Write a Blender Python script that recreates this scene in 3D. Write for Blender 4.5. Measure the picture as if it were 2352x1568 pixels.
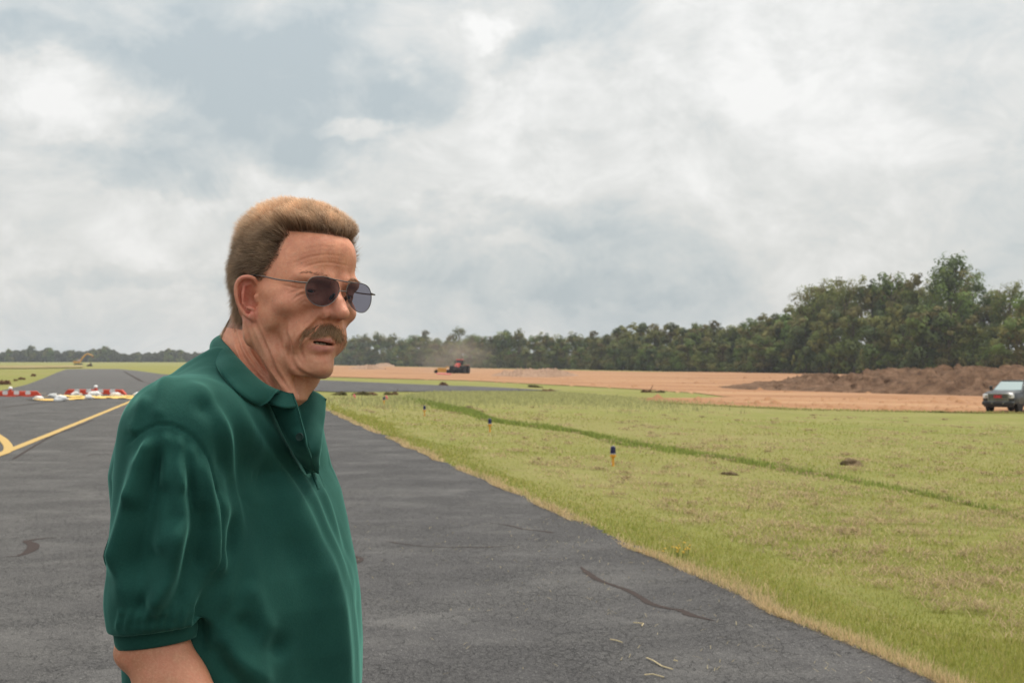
import bpy, math, random
import numpy as np
from mathutils.bvhtree import BVHTree
from mathutils import Vector, Matrix, noise as mnoise
for o in list(bpy.data.objects):
    bpy.data.objects.remove(o)
SC = bpy.context.scene
COL = SC.collection
rng = np.random.default_rng(7)
random.seed(7)
F = 3683.0            # focal length in pixels of a 2352 px wide frame
HX, HY, CH = 1176.0, 826.0, 1.6

# ---------------------------------------------------------------- camera
cd = bpy.data.cameras.new('camera')
cam = bpy.data.objects.new('camera', cd)
COL.objects.link(cam)
cam.location = (0, 0, CH)
cam.rotation_euler = (math.radians(90), 0, 0)
cd.sensor_fit = 'HORIZONTAL'
cd.sensor_width = 22.3
cd.lens = F / 2352 * 22.3
cd.shift_y = (HY - 784) / 2352
cd.clip_start = 0.05
cd.clip_end = 6000
cd.dof.use_dof = True
cd.dof.focus_distance = 2.2
cd.dof.aperture_fstop = 13
SC.camera = cam

# ---------------------------------------------------------------- light
SUN_EL, SUN_AZ = math.radians(66), math.radians(42)     # azimuth from +Y towards +X
W = bpy.data.worlds.new("World")
SC.world = W
W.use_nodes = True
def world_nodes():
    nt = W.node_tree
    for n in list(nt.nodes):
        nt.nodes.remove(n)
    N = nt.nodes.new
    L = nt.links.new
    out = N('ShaderNodeOutputWorld')
    geo = N('ShaderNodeTexCoord')
    sky = N('ShaderNodeTexSky'); sky.sky_type = 'NISHITA'; sky.sun_disc = False
    sky.sun_elevation = SUN_EL; sky.sun_rotation = SUN_AZ
    sky.dust_density = 3.0; sky.air_density = 1.0
    bg1 = N('ShaderNodeBackground'); bg1.inputs[1].default_value = 0.09
    L(sky.outputs[0], bg1.inputs[0])
    # cloud layer, procedural, in world directions
    mp = N('ShaderNodeMapping'); mp.inputs['Scale'].default_value = (1, 1, 1.45)
    L(geo.outputs['Generated'], mp.inputs[0])
    def noise(scale, det, rough, dist, off=(0, 0, 0)):
        m = N('ShaderNodeMapping'); m.inputs['Location'].default_value = off
        L(mp.outputs[0], m.inputs[0])
        n = N('ShaderNodeTexNoise'); n.inputs['Scale'].default_value = scale
        n.inputs['Detail'].default_value = det; n.inputs['Roughness'].default_value = rough
        n.inputs['Distortion'].default_value = dist
        L(m.outputs[0], n.inputs['Vector'])
        return n.outputs['Fac']
    def mth(op, a, b=None, c=None, clamp=False):
        n = N('ShaderNodeMath'); n.operation = op; n.use_clamp = clamp
        for i, v in enumerate((a, b, c)):
            if v is None: continue
            if isinstance(v, (int, float)): n.inputs[i].default_value = v
            else: L(v, n.inputs[i])
        return n.outputs[0]
    def dirv(px, py):
        v = Vector(((px - HX) / F, 1, (HY - py) / F)); v.normalize(); return v
    wob = N('ShaderNodeTexNoise'); wob.inputs['Scale'].default_value = 9; wob.inputs['Detail'].default_value = 5
    wob.inputs['Roughness'].default_value = 0.6
    L(mp.outputs[0], wob.inputs['Vector'])
    wv = N('ShaderNodeVectorMath'); wv.operation = 'MULTIPLY_ADD'
    L(wob.outputs['Color'], wv.inputs[0]); wv.inputs[1].default_value = (.13, .13, .13)
    ad = N('ShaderNodeVectorMath'); ad.operation = 'ADD'; ad.inputs[1].default_value = (-.065, -.065, -.065)
    L(geo.outputs['Generated'], ad.inputs[0]); L(ad.outputs[0], wv.inputs[2])
    def blob(px, py, rx, ry, amp):
        # a cloud mass in a fixed direction of the sky, with a wobbly outline
        v = dirv(px, py)
        s = N('ShaderNodeVectorMath'); s.operation = 'SUBTRACT'
        L(wv.outputs[0], s.inputs[0]); s.inputs[1].default_value = v
        q = N('ShaderNodeVectorMath'); q.operation = 'MULTIPLY'
        L(s.outputs[0], q.inputs[0]); q.inputs[1].default_value = (F / rx, F / rx, F / ry)
        ln = N('ShaderNodeVectorMath'); ln.operation = 'LENGTH'
        L(q.outputs[0], ln.inputs[0])
        r = N('ShaderNodeMapRange'); r.interpolation_type = 'SMOOTHERSTEP'
        L(ln.outputs['Value'], r.inputs[0])
        r.inputs[1].default_value = 0.25; r.inputs[2].default_value = 1.15
        r.inputs[3].default_value = amp * (.90 if amp < 0 else .9); r.inputs[4].default_value = 0
        return r.outputs[0]
    base = noise(5.0, 8, 0.55, 0.35, (3.1, 0.4, 1.7))
    fine = noise(15.0, 10, 0.64, 0.4, (0.3, 5.4, 2.2))
    t = mth('MULTIPLY_ADD', base, 1.9, -0.45)
    t = mth('ADD', t, mth('MULTIPLY_ADD', fine, 1.5, -0.74))
    for b in BLOBS:
        t = mth('ADD', t, blob(*b))
    ramp = N('ShaderNodeValToRGB')
    L(t, ramp.inputs[0])
    e = ramp.color_ramp.elements
    e[0].position = 0.0; e[0].color = (0.45, 0.51, 0.535, 1)
    e[1].position = 1.0; e[1].color = (0.86, 0.855, 0.835, 1)
    a = e.new(0.30); a.color = (0.56, 0.60, 0.605, 1)
    a = e.new(0.62); a.color = (0.70, 0.705, 0.685, 1)
    bg2 = N('ShaderNodeBackground')
    # an overcast sky is brighter overhead than at the horizon
    sz = N('ShaderNodeSeparateXYZ'); L(geo.outputs['Generated'], sz.inputs[0])
    zz = mth('MAXIMUM', sz.outputs[2], 0.0)
    L(mth('MULTIPLY_ADD', mth('POWER', zz, 1.5), 1.5, 1.06), bg2.inputs[1])
    L(ramp.outputs[0], bg2.inputs[0])
    mix = N('ShaderNodeMixShader'); mix.inputs[0].default_value = 0.90
    L(bg1.outputs[0], mix.inputs[1]); L(bg2.outputs[0], mix.inputs[2])
    L(mix.outputs[0], out.inputs[0])
BLOBS = [  # px, py, radius x, radius y, amount (negative = thick blue-grey cloud, positive = bright)
    (640, 210, 430, 230, -.68), (330, 400, 300, 90, -.40), (60, 80, 300, 80, -.35), (970, 200, 130, 190, -.30),
    (1230, 130, 140, 90, -.38), (760, 360, 190, 90, -.25), (1130, 500, 480, 45, -.25), (250, 640, 420, 40, -.22),
    (1250, 620, 520, 45, -.22), (1800, 160, 60, 60, -.18), (2230, 230, 200, 60, -.12), (1290, 320, 200, 40, -.15),
    (150, 210, 210, 110, .30), (60, 280, 160, 90, .20), (1130, 30, 80, 80, .50), (910, 110, 60, 90, .30),
    (840, 300, 110, 45, .45), (1400, 240, 380, 140, .26), (1700, 100, 450, 160, .20), (520, 470, 160, 40, .18),
    (560, 30, 120, 60, .10), (2100, 420, 500, 180, .15)]
world_nodes()
sd = bpy.data.lights.new('sun', 'SUN')
sd.energy = 3.1
sd.angle = math.radians(16)
sd.color = (1.0, 0.93, 0.82)
sun = bpy.data.objects.new('sun', sd)
COL.objects.link(sun)
dv = Vector((math.sin(SUN_AZ) * math.cos(SUN_EL), math.cos(SUN_AZ) * math.cos(SUN_EL), math.sin(SUN_EL)))
sun.rotation_euler = dv.to_track_quat('Z', 'Y').to_euler()
SC.view_settings.view_transform = 'Standard'
SC.view_settings.look = 'None'
SC.view_settings.exposure = 0.0
SC.view_settings.gamma = 1.0
SC.view_settings.use_curve_mapping = False
SC.cycles.max_bounces = 6
SC.cycles.transparent_max_bounces = 16

# ---------------------------------------------------------------- helpers
def P(px, py, dy=0.0, D=2.2):
    """a point dy metres behind depth D, on the line of sight through px, py"""
    Y = D + dy
    return np.array([(px - HX) / F * Y, Y, CH + (HY - py) / F * Y])

def proj(V):
    Y = V[:, 1]
    return HX + F * V[:, 0] / Y, HY - F * (V[:, 2] - CH) / Y

def tag(o, label=None, cat=None, group=None, kind=None):
    if label: o['label'] = label
    if cat: o['category'] = cat
    if group: o['group'] = group
    if kind: o['kind'] = kind
    return o

def empty(name, loc=(0, 0, 0), rz=0.0):
    o = bpy.data.objects.new(name, None)
    o.empty_display_size = 0.2
    o.location = loc
    o.rotation_euler = (0, 0, rz)
    COL.objects.link(o)
    return o

def mesh_obj(name, V, Fa, mat=None, parent=None, smooth=True, mats=None, midx=None):
    me = bpy.data.meshes.new(name)
    if isinstance(V, np.ndarray): V = V.astype(np.float32)
    V = np.asarray(V, dtype=np.float32)
    if isinstance(Fa, np.ndarray):
        n, k = Fa.shape
        me.vertices.add(len(V)); me.vertices.foreach_set('co', V.ravel())
        me.loops.add(n * k); me.loops.foreach_set('vertex_index', Fa.astype(np.int32).ravel())
        me.polygons.add(n)
        me.polygons.foreach_set('loop_start', np.arange(0, n * k, k, dtype=np.int32))
        me.polygons.foreach_set('loop_total', np.full(n, k, dtype=np.int32))
        me.update(calc_edges=True)
    else:
        me.from_pydata([tuple(map(float, v)) for v in V], [], Fa)
        me.update()
    if mats:
        for m in mats: me.materials.append(m)
        if midx is not None:
            me.polygons.foreach_set('material_index', np.asarray(midx, dtype=np.int32))
    elif mat: me.materials.append(mat)
    if smooth:
        me.polygons.foreach_set('use_smooth', np.ones(len(me.polygons), dtype=bool))
    o = bpy.data.objects.new(name, me)
    COL.objects.link(o)
    if parent: o.parent = parent
    return o

def set_col(o, cols, name='Col'):
    a = o.data.color_attributes.new(name, 'FLOAT_COLOR', 'POINT')
    c = np.ones((len(o.data.vertices), 4), dtype=np.float32)
    c[:, :cols.shape[1]] = cols
    a.data.foreach_set('color', c.ravel())

class MB:
    """collects simple solids into one mesh"""
    def __init__(s): s.v = []; s.f = []; s.m = []; s.cur = 0
    def add(s, v, f):
        n = len(s.v); s.v += [tuple(map(float, q)) for q in v]
        for q in f: s.f.append([i + n for i in q]); s.m.append(s.cur)
    def box(s, c, d, rz=0.0, taper=1.0, rx=0.0, ry=0.0, bev=0.0):
        R = Matrix.Rotation(rz, 3, 'Z') @ Matrix.Rotation(ry, 3, 'Y') @ Matrix.Rotation(rx, 3, 'X')
        c = Vector(c); hx, hy, hz = d[0] / 2, d[1] / 2, d[2] / 2
        if bev <= 0:
            v = [(sx * hx * (taper if sz > 0 else 1), sy * hy * (taper if sz > 0 else 1), sz * hz)
                 for sz in (-1, 1) for sx, sy in ((-1, -1), (1, -1), (1, 1), (-1, 1))]
            f = [(3, 2, 1, 0), (4, 5, 6, 7), (0, 1, 5, 4), (1, 2, 6, 5), (2, 3, 7, 6), (3, 0, 4, 7)]
        else:
            b = bev; v = []; f = []
            for (z, ins) in ((-hz, b), (-hz + b, 0), (hz - b, 0), (hz, b)):
                tp = taper if z > 0 else 1
                X, Y = hx - ins, hy - ins; k = b if ins == 0 else b * .3
                for (x, y) in ((-X + k, -Y), (X - k, -Y), (X, -Y + k), (X, Y - k), (X - k, Y), (-X + k, Y), (-X, Y - k), (-X, -Y + k)):
                    v.append((x * tp, y * tp, z))
            for r in range(3):
                for k in range(8):
                    a, b2 = r * 8 + k, r * 8 + (k + 1) % 8
                    f.append((a, b2, b2 + 8, a + 8))
            f.append(tuple(reversed(range(8)))); f.append(tuple(range(24, 32)))
        s.add([c + R @ Vector(q) for q in v], f)
    def tube(s, pts, r, n=8, caps=True):
        pts = [Vector(map(float, p)) for p in pts]
        rs = r if hasattr(r, '__len__') else [r] * len(pts)
        v = []; up = None
        for i, p in enumerate(pts):
            t = (pts[min(i + 1, len(pts) - 1)] - pts[max(i - 1, 0)]).normalized()
            if up is None:
                up = Vector((0, 0, 1)) if abs(t.z) < .9 else Vector((1, 0, 0))
            a = t.cross(up).normalized(); b = a.cross(t).normalized(); up = b
            for k in range(n):
                an = 2 * math.pi * k / n
                v.append(p + (a * math.cos(an) + b * math.sin(an)) * rs[i])
        f = []
        for i in range(len(pts) - 1):
            for k in range(n):
                k2 = (k + 1) % n
                f.append((i * n + k, i * n + k2, (i + 1) * n + k2, (i + 1) * n + k))
        if caps:
            f.append(tuple(reversed(range(n)))); f.append(tuple(range((len(pts) - 1) * n, len(pts) * n)))
        s.add(v, f)
    def lathe(s, prof, c=(0, 0, 0), n=20, axis='Z'):
        v = []
        for (r, z) in prof:
            for k in range(n):
                an = 2 * math.pi * k / n
                q = (r * math.cos(an), r * math.sin(an), z)
                if axis == 'Y': q = (q[0], z, q[1])
                if axis == 'X': q = (z, q[0], q[1])
                v.append((q[0] + c[0], q[1] + c[1], q[2] + c[2]))
        f = []
        for i in range(len(prof) - 1):
            for k in range(n):
                k2 = (k + 1) % n
                f.append((i * n + k, i * n + k2, (i + 1) * n + k2, (i + 1) * n + k))
        f.append(tuple(reversed(range(n)))); f.append(tuple(range((len(prof) - 1) * n, len(prof) * n)))
        s.add(v, f)
    def prism(s, poly, y0, y1, axis='Y'):
        n = len(poly)
        if axis == 'Y': v = [(a, y0, b) for a, b in poly] + [(a, y1, b) for a, b in poly]
        elif axis == 'X': v = [(y0, a, b) for a, b in poly] + [(y1, a, b) for a, b in poly]
        else: v = [(a, b, y0) for a, b in poly] + [(a, b, y1) for a, b in poly]
        f = [tuple(range(n)), tuple(reversed(range(n, 2 * n)))]
        for k in range(n): f.append((k, (k + 1) % n, n + (k + 1) % n, n + k))
        s.add(v, f)
    def build(s, name, mat=None, parent=None, smooth=False, mats=None):
        import bmesh
        o = mesh_obj(name, s.v, s.f, mat, parent, smooth, mats, s.m if mats else None)
        bm = bmesh.new(); bm.from_mesh(o.data)
        bmesh.ops.recalc_face_normals(bm, faces=bm.faces)
        bm.to_mesh(o.data); bm.free()
        if smooth:
            try: o.data.set_sharp_from_angle(angle=math.radians(40))
            except Exception: pass
        return o

def copy_tree(o, parent=None):
    c = o.copy(); COL.objects.link(c)
    c.parent = parent
    for ch in list(o.children): copy_tree(ch, c)
    return c

class Mat:
    """small wrapper for node materials"""
    def __init__(s, name, base=(.5, .5, .5), rough=.6, spec=.5, metal=0.0):
        s.m = bpy.data.materials.new(name); s.m.use_nodes = True
        s.nt = s.m.node_tree; s.b = s.nt.nodes['Principled BSDF']
        s.b.inputs['Base Color'].default_value = (*base, 1)
        s.b.inputs['Roughness'].default_value = rough
        s.b.inputs['Specular IOR Level'].default_value = spec
        s.b.inputs['Metallic'].default_value = metal
    def N(s, t, **k):
        n = s.nt.nodes.new('ShaderNode' + t)
        for a, b in k.items(): setattr(n, a, b)
        return n
    def L(s, a, b): s.nt.links.new(a, b)
    def coord(s, kind='Object', scale=(1, 1, 1), loc=(0, 0, 0), rot=(0, 0, 0)):
        if kind == 'Position':
            o = s.N('NewGeometry').outputs['Position']
        else:
            o = s.N('TexCoord').outputs[kind]
        m = s.N('Mapping'); m.inputs['Scale'].default_value = scale
        m.inputs['Location'].default_value = loc; m.inputs['Rotation'].default_value = rot
        s.L(o, m.inputs[0]); return m.outputs[0]
    def noise(s, vec, scale, det=4, rough=.55, dist=0.0):
        n = s.N('TexNoise'); n.inputs['Scale'].default_value = scale; n.inputs['Detail'].default_value = det
        n.inputs['Roughness'].default_value = rough; n.inputs['Distortion'].default_value = dist
        s.L(vec, n.inputs['Vector']); return n.outputs['Fac']
    def ramp(s, fac, stops):
        r = s.N('ValToRGB'); e = r.color_ramp.elements
        while len(e) < len(stops): e.new(.5)
        for i, (p, c) in enumerate(stops):
            e[i].position = p; e[i].color = (*c, 1) if len(c) == 3 else c
        s.L(fac, r.inputs[0]); return r.outputs[0]
    def val(s, fac, a, b, c=0.0, d=1.0):
        r = s.N('MapRange'); s.L(fac, r.inputs[0])
        for i, v in enumerate((a, b, c, d)): r.inputs[i + 1].default_value = v
        return r.outputs[0]
    def math(s, op, a, b=0.0, clamp=False):
        n = s.N('Math', operation=op, use_clamp=clamp)
        for i, v in enumerate((a, b)):
            if isinstance(v, (int, float)): n.inputs[i].default_value = v
            else: s.L(v, n.inputs[i])
        return n.outputs[0]
    def mix(s, fac, a, b, mode='MIX'):
        n = s.N('Mix', data_type='RGBA', blend_type=mode)
        for i, v in ((0, fac), (6, a), (7, b)):
            if isinstance(v, (int, float)): n.inputs[i].default_value = v
            elif isinstance(v, tuple): n.inputs[i].default_value = (*v, 1) if len(v) == 3 else v
            else: s.L(v, n.inputs[i])
        return n.outputs[2]
    def bump(s, h, strength=.3, dist=.01):
        n = s.N('Bump'); n.inputs['Strength'].default_value = strength; n.inputs['Distance'].default_value = dist
        s.L(h, n.inputs['Height']); s.L(n.outputs[0], s.b.inputs['Normal']); return n
    def base(s, c): s.L(c, s.b.inputs['Base Color'])

def simple(name, base, rough=.6, spec=.5, metal=0.0, var=.12, scale=8.0):
    m = Mat(name, base, rough, spec, metal)
    v = m.coord('Object')
    n = m.noise(v, scale, 5)
    c = m.ramp(n, [(.3, tuple(x * (1 - var) for x in base)), (.7, tuple(min(1, x * (1 + var)) for x in base))])
    m.base(c)
    return m.m

# ---------------------------------------------------------------- implicit modelling
def smin(a, b, k):
    if k <= 0: return np.minimum(a, b)
    h = np.maximum(k - np.abs(a - b), 0) / k
    return np.minimum(a, b) - h * h * k * .25

class Vol:
    def __init__(s, lo, hi, h):
        s.lo = np.array(lo, float); s.h = h
        s.n = [int(math.ceil((hi[i] - lo[i]) / h)) + 1 for i in range(3)]
        s.ax = [(s.lo[i] + h * np.arange(s.n[i])).astype(np.float32) for i in range(3)]
        s.F = np.full(s.n, 60.0, dtype=np.float32)
    def win(s, lo, hi):
        sl = []
        for i in range(3):
            a = max(0, int((lo[i] - s.lo[i]) / s.h)); b = min(s.n[i], int((hi[i] - s.lo[i]) / s.h) + 2)
            sl.append(slice(a, max(a, b)))
        sl = tuple(sl)
        return sl, s.ax[0][sl[0]][:, None, None], s.ax[1][sl[1]][None, :, None], s.ax[2][sl[2]][None, None, :]
    def put(s, fn, lo, hi, k, cut=False):
        pad = k + s.h * 2
        sl, X, Y, Z = s.win([q - pad for q in lo], [q + pad for q in hi])
        if 0 in s.F[sl].shape: return
        d = fn(X, Y, Z)
        if cut: s.F[sl] = -smin(-s.F[sl], d, k)
        else: s.F[sl] = smin(s.F[sl], d, k)
    def ell(s, c, r, k=8, R=None, cut=False):
        c = np.array(c, float); r = np.array(r, float)
        m = max(r) if R is not None else None
        lo = c - (m if m else r); hi = c + (m if m else r)
        def fn(X, Y, Z):
            x, y, z = X - c[0], Y - c[1], Z - c[2]
            if R is not None:
                x, y, z = (R[0][0] * x + R[0][1] * y + R[0][2] * z, R[1][0] * x + R[1][1] * y + R[1][2] * z,
                           R[2][0] * x + R[2][1] * y + R[2][2] * z)
            k0 = np.sqrt((x / r[0]) ** 2 + (y / r[1]) ** 2 + (z / r[2]) ** 2)
            k1 = np.sqrt((x / r[0] ** 2) ** 2 + (y / r[1] ** 2) ** 2 + (z / r[2] ** 2) ** 2) + 1e-6
            return k0 * (k0 - 1) / k1
        s.put(fn, lo, hi, k, cut)
    def cap(s, a, b, ra, rb, k=8, cut=False, squash=None):
        a = np.array(a, float); b = np.array(b, float); ab = b - a; l2 = float(ab @ ab) + 1e-9
        R = max(ra, rb)
        def fn(X, Y, Z):
            t = np.clip(((X - a[0]) * ab[0] + (Y - a[1]) * ab[1] + (Z - a[2]) * ab[2]) / l2, 0, 1)
            return np.sqrt((X - a[0] - t * ab[0]) ** 2 + (Y - a[1] - t * ab[1]) ** 2 + (Z - a[2] - t * ab[2]) ** 2) - (ra + t * (rb - ra))
        s.put(fn, np.minimum(a, b) - R, np.maximum(a, b) + R, k, cut)
    def chain(s, pts, rs, k=8, cut=False):
        rs = rs if hasattr(rs, '__len__') else [rs] * len(pts)
        for i in range(len(pts) - 1): s.cap(pts[i], pts[i + 1], rs[i], rs[i + 1], k if i == 0 or not cut else k, cut)
    def mesh(s):
        Fd = s.F; h = s.h
        ins = Fd < 0
        c = np.zeros([n - 1 for n in s.n], dtype=np.int8)
        for dx in (0, 1):
            for dy in (0, 1):
                for dz in (0, 1):
                    c += ins[dx:s.n[0] - 1 + dx, dy:s.n[1] - 1 + dy, dz:s.n[2] - 1 + dz]
        act = (c > 0) & (c < 8)
        I = np.argwhere(act)
        idx = np.full(act.shape, -1, dtype=np.int32); idx[act] = np.arange(len(I))
        acc = np.zeros((len(I), 3)); cnt = np.zeros(len(I))
        cor = [(0, 0, 0), (1, 0, 0), (0, 1, 0), (1, 1, 0), (0, 0, 1), (1, 0, 1), (0, 1, 1), (1, 1, 1)]
        for a in range(8):
            for b in range(a + 1, 8):
                ca, cb = np.array(cor[a]), np.array(cor[b])
                if np.abs(ca - cb).sum() != 1: continue
                fa = Fd[I[:, 0] + ca[0], I[:, 1] + ca[1], I[:, 2] + ca[2]]
                fb = Fd[I[:, 0] + cb[0], I[:, 1] + cb[1], I[:, 2] + cb[2]]
                cr = (fa < 0) != (fb < 0)
                t = np.where(cr, fa / np.where(cr, fa - fb, 1), 0)
                p = ca[None] + t[:, None] * (cb - ca)[None]
                acc += np.where(cr[:, None], p, 0); cnt += cr
        V = s.lo + h * (I + acc / cnt[:, None])
        Q = []
        for ax in range(3):
            o = [a for a in range(3) if a != ax]
            sl0 = [slice(None)] * 3; sl1 = [slice(None)] * 3
            sl0[ax] = slice(0, -1); sl1[ax] = slice(1, None)
            for a in o: sl0[a] = slice(1, -1); sl1[a] = slice(1, -1)
            A = ins[tuple(sl0)]; B = ins[tuple(sl1)]
            E = np.argwhere(A != B)
            flip = A[E[:, 0], E[:, 1], E[:, 2]]
            for a in o: E[:, a] += 1
            def cell(da, db):
                e = E.copy(); e[:, o[0]] += da; e[:, o[1]] += db
                return idx[e[:, 0], e[:, 1], e[:, 2]]
            q = np.stack([cell(-1, -1), cell(0, -1), cell(0, 0), cell(-1, 0)], 1)
            if ax == 1: flip = ~flip
            q[~flip] = q[~flip][:, ::-1]
            Q.append(q)
        Q = np.concatenate(Q)
        return V, Q

def vnorm(V, Q):
    a = V[Q[:, 2]] - V[Q[:, 0]]; b = V[Q[:, 3 if Q.shape[1] > 3 else 1]] - V[Q[:, 1]]
    n = np.cross(a, b)
    N = np.zeros_like(V)
    for k in range(Q.shape[1]):
        for j in range(3): N[:, j] += np.bincount(Q[:, k], weights=n[:, j], minlength=len(V))
    return N / (np.linalg.norm(N, axis=1, keepdims=True) + 1e-12)

def smooth_mesh(V, Q, it=1, f=.5):
    for _ in range(it):
        acc = np.zeros_like(V); cnt = np.zeros(len(V))
        k = Q.shape[1]
        for i in range(k):
            for (a, b) in ((Q[:, i], Q[:, (i + 1) % k]),):
                for j in range(3): acc[:, j] += np.bincount(a, weights=V[b, j], minlength=len(V))
                cnt += np.bincount(a, minlength=len(V))
                for j in range(3): acc[:, j] += np.bincount(b, weights=V[a, j], minlength=len(V))
                cnt += np.bincount(b, minlength=len(V))
        V = V + f * (acc / np.maximum(cnt, 1)[:, None] - V)
    return V

def poly_dist(x, y, pts, w0=None):
    """distance of points to a polyline, signed side, and the share of the way along it"""
    pts = np.array(pts, float)
    best = np.full(len(x), 1e9); side = np.zeros(len(x)); along = np.zeros(len(x))
    seg = np.linalg.norm(np.diff(pts, axis=0), axis=1); tot = seg.sum(); run = 0
    for i in range(len(pts) - 1):
        a, b = pts[i], pts[i + 1]; d = b - a; l2 = d @ d
        t = np.clip(((x - a[0]) * d[0] + (y - a[1]) * d[1]) / l2, 0, 1)
        qx, qy = x - a[0] - t * d[0], y - a[1] - t * d[1]
        r = np.hypot(qx, qy); m = r < best
        best[m] = r[m]; side[m] = np.sign(d[0] * qy - d[1] * qx)[m]; along[m] = ((run + t * seg[i]) / tot)[m]
        run += seg[i]
    return best, side, along

def spline(pts, n=8):
    """Catmull-Rom through the points"""
    p = np.array(pts, float); p = np.vstack([2 * p[0] - p[1], p, 2 * p[-1] - p[-2]])
    out = []
    for i in range(1, len(p) - 2):
        for t in np.linspace(0, 1, n, endpoint=False):
            out.append(.5 * ((2 * p[i]) + (-p[i - 1] + p[i + 1]) * t + (2 * p[i - 1] - 5 * p[i] + 4 * p[i + 1] - p[i + 2]) * t ** 2
                             + (-p[i - 1] + 3 * p[i] - 3 * p[i + 1] + p[i + 2]) * t ** 3))
    out.append(p[-2]); return np.array(out)

def vnoise(V, scale, seed=0.0):
    """cheap smooth noise for numpy arrays, about -1..1"""
    r = np.zeros(len(V)); rg = np.random.default_rng(int(seed * 10) + 5)
    for k in range(7):
        d = rg.normal(size=3); d /= np.linalg.norm(d)
        r += np.sin(V @ d * scale * rg.uniform(.6, 1.7) + rg.uniform(0, 6.28) + 1.3 * np.sin(V @ np.roll(d, 1) * scale * .7 + rg.uniform(0, 6)))
    return r / 3.5
# ================================================================ terrain
EX0, EK = -1.35 + .187 * 26.5, -.187          # edge of the asphalt: x = EX0 + EK * y
EC = 1 / math.sqrt(1 + EK * EK)
def s_of(x, y): return (x - EX0 - EK * y) * EC          # metres to the right of the asphalt edge
def zf(x, y):
    x = np.asarray(x, float); y = np.asarray(y, float)
    s = np.maximum(s_of(x, y) - .3, 0)
    z = -2.1 * (1 - np.exp(-s / 45))
    t = np.clip((y - 320) / 380, 0, 1); t = t * t * (3 - 2 * t)
    return z - .6 * t * np.exp(-s / 45)
def G(px, py, dz=0.0, ymax=3000):
    """where the line of sight through a pixel of the plan meets the ground"""
    dx, dz_ = (px - HX) / F, (HY - py) / F
    ys = np.geomspace(4, ymax, 4000)
    h = CH + dz_ * ys - zf(dx * ys, ys)
    i = int(np.argmax(h < 0)) if (h < 0).any() else len(ys) - 1
    y0, y1 = ys[max(i - 1, 0)], ys[i]
    for _ in range(30):
        m = (y0 + y1) / 2
        if CH + dz_ * m - float(zf(dx * m, m)) > 0: y0 = m
        else: y1 = m
    return np.array([dx * y0, y0, float(zf(dx * y0, y0)) + dz])

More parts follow.
